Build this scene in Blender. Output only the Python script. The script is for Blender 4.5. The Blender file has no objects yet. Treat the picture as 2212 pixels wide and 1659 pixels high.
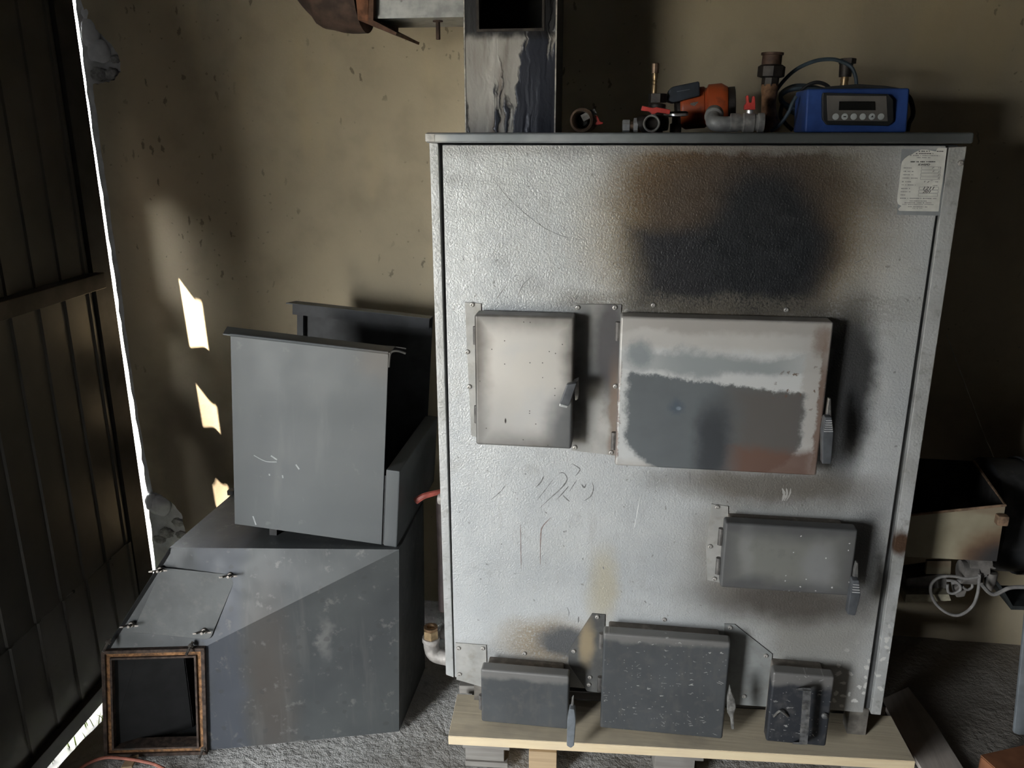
import bpy, bmesh, math, random
from mathutils import Vector, Matrix, noise as mnoise
random.seed(7)
R = math.radians
sc = bpy.context.scene
COL = sc.collection

# ------------------------------------------------------------------ camera
F_PX = 1780.12
CAM = Vector((0.43016, -1.82355, 1.55948))
PITCH, YAW, ROLL = 0.293714, 0.13617, -0.000128
_fw = Vector((-math.sin(YAW) * math.cos(PITCH), math.cos(YAW) * math.cos(PITCH), -math.sin(PITCH)))
_rt = Vector((math.cos(YAW), math.sin(YAW), 0))
_up = _rt.cross(_fw)
cam = bpy.data.cameras.new('camera')
cam.sensor_width = 36.0
cam.lens = F_PX / 2212 * 36.0
cam.clip_start = 0.02
cam_o = bpy.data.objects.new('camera', cam)
COL.objects.link(cam_o)
cam_o.matrix_world = Matrix(((_rt.x, _up.x, -_fw.x, CAM.x), (_rt.y, _up.y, -_fw.y, CAM.y), (_rt.z, _up.z, -_fw.z, CAM.z), (0, 0, 0, 1)))
sc.camera = cam_o

# measurements taken off the photograph: a pixel at a known depth / height gives a point of the place
def _ray(x, y):
    return _rt * ((x - 1106) / F_PX) + _up * ((829.5 - y) / F_PX) + _fw
def aY(x, y, Y):
    d = _ray(x, y); return CAM + d * ((Y - CAM.y) / d.y)
def aZ(x, y, Z):
    d = _ray(x, y); return CAM + d * ((Z - CAM.z) / d.z)
def aX(x, y, X):
    d = _ray(x, y); return CAM + d * ((X - CAM.x) / d.x)

# ------------------------------------------------------------------ light
world = bpy.data.worlds.new('world')
sc.world = world
world.use_nodes = True
bg = world.node_tree.nodes['Background']
bg.inputs[0].default_value = (0.93, 0.97, 1.0, 1)
bg.inputs[1].default_value = 8.0
sun = bpy.data.lights.new('sun', 'SUN')
sun.energy = 9.5
sun.angle = R(0.7)
sun.color = (1.0, 0.87, 0.70)
sun_o = bpy.data.objects.new('sun', sun)
COL.objects.link(sun_o)
SUN_EL = R(50)
_sd = Vector((0.8 * math.cos(SUN_EL), 0.6 * math.cos(SUN_EL), -math.sin(SUN_EL)))
sun_o.rotation_euler = _sd.to_track_quat('-Z', 'Y').to_euler()
# daylight enters through the open doorway behind the camera, to its left
GX = -1.10
DOOR_Y, DOOR_X0, DOOR_X1, DOOR_Z = -3.10, -2.35, -1.30, 1.80
day = bpy.data.lights.new('doorway_daylight', 'AREA')
day.shape = 'RECTANGLE'
day.size = DOOR_X1 - DOOR_X0
day.size_y = DOOR_Z
day.cycles.is_portal = True
day_o = bpy.data.objects.new('doorway_daylight', day)
COL.objects.link(day_o)
day_o.location = ((DOOR_X0 + DOOR_X1) / 2, DOOR_Y - .02, DOOR_Z / 2)
day_o.rotation_euler = (R(90), 0, 0)
sc.cycles.use_adaptive_sampling = True
sc.cycles.adaptive_threshold = 0.06
sc.cycles.max_bounces = 4
sc.cycles.diffuse_bounces = 2
sc.cycles.glossy_bounces = 2
sc.cycles.caustics_reflective = False
sc.cycles.caustics_refractive = False
sc.view_settings.view_transform = 'Standard'
sc.view_settings.look = 'None'
sc.view_settings.gamma = 1.0
sc.view_settings.use_curve_mapping = False
sc.view_settings.exposure = 2.42

# ------------------------------------------------------------------ materials
class Mat:
    def __init__(s, name, col=(.5, .5, .5), rough=.6, metal=0.0, off=(0, 0, 0), spec=None):
        s.m = bpy.data.materials.new(name)
        s.m.use_nodes = True
        s.t = s.m.node_tree
        s.b = s.t.nodes['Principled BSDF']
        s.b.inputs['Base Color'].default_value = (*col, 1)
        s.b.inputs['Roughness'].default_value = rough
        s.b.inputs['Metallic'].default_value = metal
        if spec is not None:
            s.b.inputs['Specular IOR Level'].default_value = spec
        s.off = off
        s._p = None
        s.col = col
    def n(s, typ, **kw):
        nd = s.t.nodes.new('ShaderNode' + typ)
        for k, v in kw.items():
            setattr(nd, k, v)
        return nd
    def link(s, a, b):
        s.t.links.new(a, b)
    def put(s, inp, v):
        if isinstance(v, bpy.types.NodeSocket):
            s.link(v, inp)
        elif isinstance(v, (tuple, list)) and len(v) == 3 and inp.type == 'RGBA':
            inp.default_value = (*v, 1)
        else:
            inp.default_value = v
    def P(s):
        if s._p is None:
            tc = s.n('TexCoord')
            v = s.n('VectorMath', operation='ADD')
            s.link(tc.outputs['Object'], v.inputs[0])
            v.inputs[1].default_value = s.off
            s._p = v.outputs[0]
        return s._p
    def vm(s, op, a, b=None):
        v = s.n('VectorMath', operation=op)
        s.put(v.inputs[0], a)
        if b is not None:
            s.put(v.inputs[1], b)
        return v.outputs['Value'] if op in ('LENGTH', 'DOT_PRODUCT') else v.outputs[0]
    def ma(s, op, a, b=None, clamp=False):
        v = s.n('Math', operation=op, use_clamp=clamp)
        s.put(v.inputs[0], a)
        if b is not None:
            s.put(v.inputs[1], b)
        return v.outputs[0]
    def noise(s, scale, detail=4, rough=.55, vec=None, stretch=None, dist=0, color=False):
        p = vec or s.P()
        if stretch:
            p = s.vm('MULTIPLY', p, stretch)
        nd = s.n('TexNoise')
        s.link(p, nd.inputs['Vector'])
        nd.inputs['Scale'].default_value = scale
        nd.inputs['Detail'].default_value = min(detail, 3.5)
        nd.inputs['Roughness'].default_value = rough
        nd.inputs['Distortion'].default_value = dist
        return nd.outputs['Color'] if color else nd.outputs['Fac']
    def mr(s, v, a, b, c=0., d=1., smooth=True):
        nd = s.n('MapRange', interpolation_type='SMOOTHSTEP' if smooth else 'LINEAR')
        s.put(nd.inputs[0], v)
        for i, x in enumerate((a, b, c, d)):
            nd.inputs[i + 1].default_value = x
        return nd.outputs[0]
    def warp(s, amp, scale, detail=4):
        c = s.noise(scale, detail, color=True)
        c = s.vm('SUBTRACT', c, (.5, .5, .5))
        c = s.vm('MULTIPLY', c, (amp, amp, amp))
        return s.vm('ADD', s.P(), c)
    def warp2(s, a1, s1, a2, s2):
        v = s.warp(a1, s1, 6)
        c = s.vm('MULTIPLY', s.vm('SUBTRACT', s.noise(s2, 4, .7, color=True), (.5, .5, .5)), (a2, a2, a2))
        return s.vm('ADD', v, c)
    def ell(s, c, r, soft=.4, vec=None):
        v = s.vm('SUBTRACT', vec or s.P(), c)
        v = s.vm('MULTIPLY', v, tuple(0 if not k else 1 / k for k in r))
        return s.mr(s.vm('LENGTH', v), 1 - soft, 1 + soft, 1, 0)
    def rect(s, c, r, soft=.2, vec=None):
        v = s.vm('SUBTRACT', vec or s.P(), c)
        v = s.vm('MULTIPLY', v, tuple(0 if not k else 1 / k for k in r))
        v = s.vm('ABSOLUTE', v)
        sp = s.n('SeparateXYZ'); s.link(v, sp.inputs[0])
        m = s.ma('MAXIMUM', s.ma('MAXIMUM', sp.outputs[0], sp.outputs[1]), sp.outputs[2])
        return s.mr(m, 1 - soft, 1 + soft, 1, 0)
    def mix(s, f, a, b):
        nd = s.n('Mix', data_type='RGBA')
        s.put(nd.inputs[0], f); s.put(nd.inputs[6], a); s.put(nd.inputs[7], b)
        return nd.outputs[2]
    def spots(s, scale, size, vec=None, keep=1.0, stretch=None):
        p = vec or s.P()
        if stretch:
            p = s.vm('MULTIPLY', p, stretch)
        sp0 = s.n('SeparateXYZ'); s.link(p, sp0.inputs[0])
        cb0 = s.n('CombineXYZ'); s.link(sp0.outputs[0], cb0.inputs[0]); s.link(sp0.outputs[2], cb0.inputs[1])
        nd = s.n('TexVoronoi', voronoi_dimensions='2D')
        s.link(cb0.outputs[0], nd.inputs['Vector']); nd.inputs['Scale'].default_value = scale
        m = s.mr(nd.outputs['Distance'], size * .6, size, 1, 0)
        if keep < 1:
            sp = s.n('SeparateXYZ'); s.link(nd.outputs['Color'], sp.inputs[0])
            m = s.ma('MULTIPLY', m, s.ma('LESS_THAN', sp.outputs[0], keep))
        return m
    def color(s, c):
        s.put(s.b.inputs['Base Color'], c); return s
    def rough(s, r):
        s.put(s.b.inputs['Roughness'], r); return s
    def metal(s, r):
        s.put(s.b.inputs['Metallic'], r); return s
    def bump(s, h, strength=.3, dist=.002):
        nd = s.n('Bump')
        nd.inputs['Strength'].default_value = strength
        nd.inputs['Distance'].default_value = dist
        s.link(h, nd.inputs['Height'])
        s.link(nd.outputs[0], s.b.inputs['Normal']); return s

def simple(name, col, rough=.6, metal=0., var=.25, scale=30, bump=0.0, dirt=None, dirt_amt=.5):
    m = Mat(name, col, rough, metal)
    n = m.noise(scale, 5)
    lo = tuple(c * (1 - var) for c in col); hi = tuple(min(1, c * (1 + var)) for c in col)
    c = m.mix(m.mr(n, .3, .7), lo, hi)
    if dirt:
        c = m.mix(m.mr(m.noise(scale * .35, 6), .5, .72, 0, dirt_amt), c, dirt)
    m.color(c)
    if bump:
        m.bump(m.noise(scale * 5, 3), bump, .001)
    return m.m

# ------------------------------------------------------------------ mesh helpers
WL = {}
def wl(o):
    return WL.get(o.name, Vector((0, 0, 0))) if o else Vector((0, 0, 0))
def tag(o, label=None, cat=None, group=None, kind=None):
    if label: o['label'] = label
    if cat: o['category'] = cat
    if group: o['group'] = group
    if kind: o['kind'] = kind
    return o
def thing(name, loc, label, cat, group=None, rot=None):
    o = bpy.data.objects.new(name, None)
    o.empty_display_size = .05
    COL.objects.link(o); o.location = loc
    if rot: o.rotation_euler = rot
    WL[o.name] = Vector(loc)
    return tag(o, label, cat, group)
def build(name, bm, mat, parent=None, smooth=35, local=False, label=None):
    """one mesh object; bm is in world metres unless local"""
    off = wl(parent)
    if not local and parent:
        bmesh.ops.translate(bm, verts=bm.verts, vec=-off)
    bmesh.ops.recalc_face_normals(bm, faces=bm.faces)
    me = bpy.data.meshes.new(name)
    bm.to_mesh(me); bm.free()
    if smooth:
        me.polygons.foreach_set('use_smooth', [True] * len(me.polygons))
        me.set_sharp_from_angle(angle=R(smooth))
    me.materials.append(mat)
    o = bpy.data.objects.new(name, me)
    COL.objects.link(o); o.parent = parent
    if smooth:
        wn = o.modifiers.new('weighted_normal', 'WEIGHTED_NORMAL'); wn.keep_sharp = True
    WL[o.name] = off.copy()
    if label: o['label'] = label
    return o
def NB():
    return bmesh.new()
def box(bm, x0, x1, y0, y1, z0, z1, bev=0, seg=2):
    r = bmesh.ops.create_cube(bm, size=1)
    vs = r['verts']
    for v in vs:
        v.co = Vector((x0 + (v.co.x + .5) * (x1 - x0), y0 + (v.co.y + .5) * (y1 - y0), z0 + (v.co.z + .5) * (z1 - z0)))
    if bev:
        es = list({e for v in vs for e in v.link_edges})
        bmesh.ops.bevel(bm, geom=es, offset=bev, segments=seg, affect='EDGES', profile=.5)
    return bm
def prism(bm, pts, vec, bev=0, seg=2):
    vec = Vector(vec)
    a = [bm.verts.new(Vector(p)) for p in pts]
    b = [bm.verts.new(Vector(p) + vec) for p in pts]
    n = len(pts)
    fs = [bm.faces.new(a), bm.faces.new(b[::-1])]
    for i in range(n):
        fs.append(bm.faces.new((a[i], b[i], b[(i + 1) % n], a[(i + 1) % n])))
    bmesh.ops.recalc_face_normals(bm, faces=fs)
    if bev:
        es = list({e for f in fs for e in f.edges})
        bmesh.ops.bevel(bm, geom=es, offset=bev, segments=seg, affect='EDGES', profile=.5)
    return bm
def hexa(bm, a, b):
    """solid between two quads a and b (4 points each)"""
    va = [bm.verts.new(Vector(p)) for p in a]; vb = [bm.verts.new(Vector(p)) for p in b]
    bm.faces.new(va); bm.faces.new(vb[::-1])
    for i in range(4):
        bm.faces.new((va[i], vb[i], vb[(i + 1) % 4], va[(i + 1) % 4]))
    return bm
def smooth_path(pts, k=6):
    pts = [Vector(p) for p in pts]
    out = []
    n = len(pts)
    for i in range(n - 1):
        p0, p1, p2, p3 = pts[max(0, i - 1)], pts[i], pts[i + 1], pts[min(n - 1, i + 2)]
        for j in range(k):
            t = j / k
            out.append(.5 * ((2 * p1) + (p2 - p0) * t + (2 * p0 - 5 * p1 + 4 * p2 - p3) * t * t + (3 * p1 - p0 - 3 * p2 + p3) * t ** 3))
    out.append(pts[-1])
    return out
def tube(bm, pts, r, n=10, k=6, smooth=True, cap=True):
    pts = smooth_path(pts, k) if smooth else [Vector(p) for p in pts]
    rs = r if callable(r) else (lambda t: r)
    prev = None; rings = []
    up = None
    for i, p in enumerate(pts):
        t = (pts[min(i + 1, len(pts) - 1)] - pts[max(i - 1, 0)]).normalized()
        if up is None:
            up = t.orthogonal().normalized()
        up = (up - t * up.dot(t)).normalized()
        s = t.cross(up)
        rr = rs(i / (len(pts) - 1))
        rings.append([bm.verts.new(p + (up * math.cos(a) + s * math.sin(a)) * rr) for a in [2 * math.pi * j / n for j in range(n)]])
    for A, B in zip(rings, rings[1:]):
        for j in range(n):
            bm.faces.new((A[j], A[(j + 1) % n], B[(j + 1) % n], B[j]))
    if cap:
        bm.faces.new(rings[0][::-1]); bm.faces.new(rings[-1])
    return bm
def lathe(bm, prof, org, axis=(0, 0, 1), n=24, close=False, phase=0):
    """prof: list of (radius, height along axis); caps ends unless close (ring profile)"""
    ax = Vector(axis).normalized(); u = ax.orthogonal().normalized(); v = ax.cross(u)
    org = Vector(org); rings = []
    for r, h in prof:
        if r < 1e-6:
            rings.append([bm.verts.new(org + ax * h)])
        else:
            rings.append([bm.verts.new(org + ax * h + (u * math.cos(a) + v * math.sin(a)) * r) for a in [2 * math.pi * (j + phase) / n for j in range(n)]])
    pairs = list(zip(rings, rings[1:]))
    if close:
        pairs.append((rings[-1], rings[0]))
    for A, B in pairs:
        for j in range(n):
            q = []
            for w in ((A, j), (A, j + 1), (B, j + 1), (B, j)):
                vv = w[0][w[1] % len(w[0])]
                if vv not in q: q.append(vv)
            if len(q) > 2:
                bm.faces.new(q)
    if not close:
        for rg, fl in ((rings[0], True), (rings[-1], False)):
            if len(rg) > 2:
                bm.faces.new(rg[::-1] if fl else rg)
    return bm
def pix_poly(px, Y):
    return [aY(x, y, Y) for x, y in px]
def poly_part(name, px, Y, thick, mat, parent, bev=0, seg=2, label=None):
    """flat piece facing the room, outline at depth Y, thickness going back"""
    return build(name, prism(NB(), pix_poly(px, Y), (0, thick, 0), bev, seg), mat, parent, label=label)
def ragged(p0, p1, n, amp, sd=0):
    out = []
    for i in range(n):
        t = i / n
        p = Vector(p0).lerp(Vector(p1), t)
        out.append(p + Vector((mnoise.noise((sd + t * 17, 3.1, 0)), 0, mnoise.noise((sd + t * 13, 9.7, 0)))) * amp)
    return out

WALL_Y = 0.66

# ------------------------------------------------------------------ setting materials
def plaster_mat(name, base, dark):
    m = Mat(name, base, .9)
    n1 = m.noise(1.6, 6, .6)
    n2 = m.noise(7, 6, .6)
    c = m.mix(m.mr(n1, .35, .65), base, tuple(b * .82 for b in base))
    c = m.mix(m.mr(n2, .45, .75, 0, .35), c, dark)
    c = m.mix(m.mr(m.noise(4, 5, .6, stretch=(1, 1, .35)), .52, .7, 0, .45), c, (base[0] * 1.12, base[1] * 1.06, base[2] * .9))
    # scratches and little dark knocks
    cl = m.mr(m.noise(2.3, 3), .47, .62)
    c = m.mix(m.ma('MULTIPLY', m.ma('MULTIPLY', m.spots(14, .16, stretch=(2.2, 1, .8), keep=.16, vec=m.warp2(.06, 12, .02, 70)), cl), .7), c, tuple(b * .25 for b in base))
    c = m.mix(m.ma('MULTIPLY', m.ma('MULTIPLY', m.spots(60, .20, keep=.06, vec=m.warp(.02, 60)), cl), .6), c, tuple(b * .3 for b in base))
    # damp brown stain and painted shadow low on the left, by the broken edge
    w = m.warp(.12, 6)
    c = m.mix(m.ma('MULTIPLY', m.ell((-1.04, 0, .45), (.16, 0, .36), .5, w), .8), c, (.085, .065, .045))
    c = m.mix(m.ma('MULTIPLY', m.ell((-.86, 0, 1.55), (.10, 0, .42), .8, w), .25), c, (.13, .11, .08))
    m.color(c)
    h = m.ma('ADD', m.ma('MULTIPLY', m.noise(140, 4), .5), m.noise(14, 5))
    m.bump(h, .35, .003)
    return m.m
M_plaster = plaster_mat('ochre_plaster', (.58, .49, .34), (.30, .25, .175))
M_core = simple('white_block', (.72, .72, .73), .9, 0, .15, 25, .5, (.35, .34, .33), .6)
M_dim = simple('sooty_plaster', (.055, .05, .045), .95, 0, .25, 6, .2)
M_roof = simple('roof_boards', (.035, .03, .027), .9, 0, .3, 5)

def floor_mat():
    m = Mat('rough_concrete', (.36, .35, .34), .92)
    c = m.mix(m.mr(m.noise(3, 6, .65), .35, .7), (.60, .585, .56), (.40, .38, .355))
    c = m.mix(m.mr(m.noise(40, 5, .7), .5, .72, 0, .6), c, (.27, .255, .24))
    c = m.mix(m.ma('MULTIPLY', m.spots(70, .16, keep=.05), .7), c, (.6, .58, .55))
    # brown tramped dirt on the right-hand side of the room
    c = m.mix(m.ma('MULTIPLY', m.ell((1.5, .1, 0), (.75, .9, 0), .5, m.warp(.2, 3)), .75), c, (.24, .205, .17))
    m.color(c)
    m.bump(m.ma('ADD', m.noise(9, 6, .7), m.ma('MULTIPLY', m.noise(60, 6, .75), .6)), .9, .012)
    return m.m
M_floor = floor_mat()
M_ground = simple('grassy_ground', (.22, .21, .19), .95, 0, .3, 12, .4, (.20, .23, .10), .5)

# ------------------------------------------------------------------ setting
def struct(name, bm, mat, parent=None, **k):
    o = build(name, bm, mat, parent, **k)
    if not parent: o['kind'] = 'structure'
    return o
# floor slab with a slightly crumbled edge towards the gate and an uneven top
bm = NB()
nx, ny = 120, 130
X0, X1, Y0, Y1 = -.968, 2.7, -3.1, WALL_Y
gv = []
for j in range(ny + 1):
    row = []
    for i in range(nx + 1):
        u = (i / nx) ** 1.4; y = Y0 + (Y1 - Y0) * (1 - (1 - j / ny) ** 1.5)
        x = X0 + (X1 - X0) * u
        if i == 0: x += .018 * mnoise.noise((y * 9, 1, 2)) + .006 * mnoise.noise((y * 41, 5, 2))
        z = .004 * mnoise.noise((x * 6, y * 6, 0)) + .0025 * mnoise.noise((x * 25, y * 25, 3)) - .004
        row.append(bm.verts.new((x, y, z)))
    gv.append(row)
for j in range(ny):
    for i in range(nx):
        bm.faces.new((gv[j][i], gv[j][i + 1], gv[j + 1][i + 1], gv[j + 1][i]))
lo = [bm.verts.new((gv[j][0].co.x - .01, gv[j][0].co.y, -.2)) for j in range(ny + 1)]
for j in range(ny):
    bm.faces.new((gv[j][0], gv[j + 1][0], lo[j + 1], lo[j]))
struct('floor', bm, M_floor)
# outside ground
bm = NB()
N = 60
gv = [[bm.verts.new((-70 + 90 * i / N, -90 + 110 * j / N, -.10 + .015 * mnoise.noise((i * .7, j * .7, 0)))) for i in range(N + 1)] for j in range(N + 1)]
for j in range(N):
    for i in range(N):
        bm.faces.new((gv[j][i], gv[j][i + 1], gv[j + 1][i + 1], gv[j + 1][i]))
struct('ground_outside', bm, M_ground)
# rear wall: white block core with an ochre plaster coat whose left edge is broken away
core_edge = [(150, -160), (162, 0), (176, 100), (188, 200), (203, 300), (221, 420), (239, 540), (255, 650), (270, 760), (287, 865), (303, 962), (314, 1040), (322, 1100), (330, 1180), (340, 1290)]
pts = [aY(x, y, WALL_Y + .016) for x, y in core_edge]
pts[0].z = 2.45; pts[-1].z = -.12
dense = []
for a, b in zip(pts, pts[1:]):
    dense += ragged(a, b, 5, .008, a.z * 7)
dense.append(pts[-1])
rim = dense + [Vector((2.7, WALL_Y + .016, -.12)), Vector((2.7, WALL_Y + .016, 2.45))]
wall = struct('wall_back', prism(NB(), rim, (0, .20, 0)), M_core, smooth=20)
coat_edge = [(168, -160), (176, 0), (186, 40), (206, 62), (222, 78), (247, 104), (259, 128), (261, 152), (247, 172), (222, 179), (200, 182), (207, 232), (216, 300), (226, 372), (236, 440), (246, 520), (259, 600), (271, 700), (284, 800), (296, 880), (308, 950), (320, 1020), (330, 1062), (352, 1072), (373, 1088), (392, 1110), (399, 1140), (404, 1170), (410, 1300)]
pts = [aY(x, y, WALL_Y) for x, y in coat_edge]
pts[0].z = 2.45; pts[-1].z = -.05
dense = []
for a, b in zip(pts, pts[1:]):
    dense += ragged(a, b, 4, .007, a.z * 11)
dense.append(pts[-1])
rim = dense + [Vector((2.7, WALL_Y, -.05)), Vector((2.7, WALL_Y, 2.45))]
build('plaster_coat', prism(NB(), rim, (0, .0155, 0)), M_plaster, wall, smooth=20, label='ochre plaster coat with a broken left edge')
# grey crumbled filler in the two break-outs
M_crumb = simple('crumbled_mortar', (.36, .35, .34), .95, 0, .4, 60, .8, (.75, .74, .73), .6)
def lump(name, c, r, parent, mat, sd, sq=(1, 1, 1), sub=3, amp=.35, fr=2.2):
    bm = NB()
    bmesh.ops.create_icosphere(bm, subdivisions=sub, radius=1)
    for v in bm.verts:
        d = 1 + amp * mnoise.noise(v.co * fr + Vector((sd, sd * 2, 0)))
        v.co = Vector(c) + Vector((v.co.x * r * sq[0], v.co.y * r * sq[1], v.co.z * r * sq[2])) * d
    return build(name, bm, mat, parent, smooth=50)
for i, (px, py, r) in enumerate([(243, 160, .022), (215, 160, .024), (250, 128, .014), (205, 60, .016), (190, 22, .014), (385, 1128, .02), (360, 1150, .024), (393, 1155, .018), (345, 1165, .02)]):
    lump('mortar_lump', aY(px, py, WALL_Y + .014), r, wall, M_crumb, i * 3.3, (1.2, .45, .8))
M_foam = simple('white_filler_foam', (.82, .82, .84), .8, 0, .08, 30, .3)
for i, (px, py, r, sq) in enumerate([(196, 70, .030, (1.0, .7, 1.5)), (214, 110, .034, (1.1, .5, 1.0)), (190, 30, .018, (1, .8, 1.6)), (345, 1092, .040, (1.1, .6, 1.0)), (328, 1085, .030, (.8, .8, 1.2))]):
    lump('filler_foam', aY(px, py, WALL_Y + .012), r, wall, M_foam, 40 + i * 2.7, sq, 3, .25, 1.6)
# the rest of the shell
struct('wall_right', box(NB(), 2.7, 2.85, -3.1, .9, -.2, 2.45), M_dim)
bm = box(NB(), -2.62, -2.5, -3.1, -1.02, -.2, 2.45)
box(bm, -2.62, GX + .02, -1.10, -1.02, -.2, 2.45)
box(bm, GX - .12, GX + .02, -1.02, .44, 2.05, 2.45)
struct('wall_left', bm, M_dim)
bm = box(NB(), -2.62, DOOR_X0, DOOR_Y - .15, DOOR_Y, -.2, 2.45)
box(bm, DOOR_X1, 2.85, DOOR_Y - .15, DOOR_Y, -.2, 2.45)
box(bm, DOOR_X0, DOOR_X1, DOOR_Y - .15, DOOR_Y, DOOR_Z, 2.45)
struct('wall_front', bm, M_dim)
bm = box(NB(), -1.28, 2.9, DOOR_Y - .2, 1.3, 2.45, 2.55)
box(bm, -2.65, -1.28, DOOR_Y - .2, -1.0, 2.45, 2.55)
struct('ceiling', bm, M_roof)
struct('floor', box(NB(), -2.5, -.968, DOOR_Y, -1.02, -.15, -.003), M_floor)
struct('trim_2', box(NB(), -1.88, -1.28, -.95, 1.3, 2.45, 2.55), M_roof)     # unseen eaves over the gate leaf, set to cut off the sun patch
# unseen plates added outside the slit to shape the sun beam
def jy(z): return .478 + .040 * z
bm = NB()
hexa(bm, [(-1.31, jy(-.12), -.12), (-1.17, jy(-.12), -.12), (-1.17, jy(-.12) + .004, -.12), (-1.31, jy(-.12) + .004, -.12)],
     [(-1.31, jy(2.45), 2.45), (-1.17, jy(2.45), 2.45), (-1.17, jy(2.45) + .004, 2.45), (-1.31, jy(2.45) + .004, 2.45)])
hexa(bm, [(-1.32, jy(-.12), -.12), (-1.31, jy(-.12), -.12), (-1.31, .72, -.12), (-1.32, .72, -.12)],
     [(-1.32, jy(2.45), 2.45), (-1.31, jy(2.45), 2.45), (-1.31, .72, 2.45), (-1.32, .72, 2.45)])
M_steel_dark = simple('dark_steel_frame', (.028, .027, .026), .5, .3, .3, 20)
box(bm, -1.30, -1.145, .40, .505, 1.56, 2.45)  # hidden block added to stop sky light higher up the slit
struct('slit_blocker', bm, M_steel_dark)

# unseen wall added outside to cut sky light through the slit
struct('sky_blocker', box(NB(), -2.35, -2.2, -.95, .40, -.2, 2.1), M_dim)

# ------------------------------------------------------------------ gate leaf
gate = thing('metal_gate', (GX, .44, -.05), 'dark corrugated sheet metal gate leaf with black frame along the left', 'gate', rot=(0, 0, R(3)))
def gate_mat():
    m = Mat('graphite_sheet', (.06, .062, .058), .38, .4, off=(GX, .44, -.05))
    n = m.noise(5, 5)
    c = m.mix(m.mr(n, .3, .7), (.060, .058, .052), (.092, .085, .074))
    c = m.mix(m.mr(m.noise(60, 4), .55, .75, 0, .35), c, (.065, .06, .05))
    m.color(c); m.rough(m.mr(m.noise(2.5, 2), .3, .7, .34, .40))
    return m.m
M_gate = gate_mat()
def corrugated(y0, y1, z0, z1, xoff, zslope=0):
    bm = NB()
    pitch = .111
    prof = []
    k = math.floor((y0 - .109) / pitch)
    y = y0
    base = []
    edges = [y0]
    for i in range(k - 1, k + 30):
        c = .109 + i * pitch
        for dy, dx in ((-.011, 0), (-.007, .005), (.007, .005), (.011, 0)):
            if y0 < c + dy < y1: base.append((c + dy, dx))
    base = [(y0, 0)] + base + [(y1, 0)]
    T = .0012
    cols = []
    for yy, dx in base:
        cols.append([bm.verts.new((GX + xoff + dx + t, yy, z)) for t in (0, -T) for z in (z0, z1)])
    for A, B in zip(cols, cols[1:]):
        bm.faces.new((A[0], B[0], B[1], A[1])); bm.faces.new((A[2], A[3], B[3], B[2]))
        bm.faces.new((A[1], B[1], B[3], A[3])); bm.faces.new((A[0], A[2], B[2], B[0]))
    for A in (cols[0], cols[-1]):
        bm.faces.new((A[0], A[1], A[3], A[2]))
    return bm
build('upper_sheet', corrugated(-.98, .40, 1.16, 2.04, 0), M_gate, gate)
build('middle_sheet', corrugated(-.98, .40, .315, 1.165, .0015), M_gate, gate)
build('lower_sheet', corrugated(-.98, .40, -.05, .330, .008), M_gate, gate)
# frame
build('gate_post', hexa(NB(), [(GX - .04, .345, -.05), (GX + .014, .345, -.05), (GX + .014, .435, -.05), (GX - .04, .466, -.05)],
                        [(GX - .04, .350, 2.04), (GX + .014, .350, 2.04), (GX + .014, .438, 2.04), (GX - .04, .520, 2.04)]), M_steel_dark, gate)
build('gate_post', box(NB(), GX - .05, GX + .014, -1.02, -.96, -.05, 2.04, .003), M_steel_dark, gate)
M_rail = simple('worn_steel_rail', (.045, .038, .032), .32, .6, .35, 14)
build('cross_rail', box(NB(), GX, GX + .042, -.96, .36, 1.135, 1.180, .003), M_rail, gate)
build('bottom_rail', box(NB(), GX - .004, GX + .03, -.96, .36, -.05, .0, .003), M_steel_dark, gate)
# hinge plates and bent hook, out of sight, placed to break the sun patch
M_hinge = simple('rusty_hinge', (.10, .055, .035), .7, .4, .3, 40)
for z0, z1 in ((1.178, 1.212), (.885, .930)):
    build('hinge_plate', box(NB(), -1.27, -1.14, .415, .505, z0, z1, .012, 3), M_hinge, gate)
build('latch_hook', tube(NB(), [(-1.25, .45, .86), (-1.245, .46, .82), (-1.25, .472, .79), (-1.25, .466, .75), (-1.25, .452, .72)], .008, 8), M_hinge, gate)
# sheet screws
bm = NB(); lathe(bm, [(.006, 0), (.006, .003), (.003, .005), (0, .0055)], (0, 0, 0), (1, 0, 0), 8)
scr0 = build('sheet_screw', bm, M_steel_dark, gate, local=True)
spots_ = [(150, 1278), (187, 1263), (240, 1220), (135, 1315), (72, 1370), (7, 1430)]
for i, q in enumerate(spots_):
    p = aX(*q, GX + .0145)
    o = scr0 if i == 0 else scr0.copy()
    if i: COL.objects.link(o)
    o.location = p - WL[gate.name] - Vector((.010, 0, 0))

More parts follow.
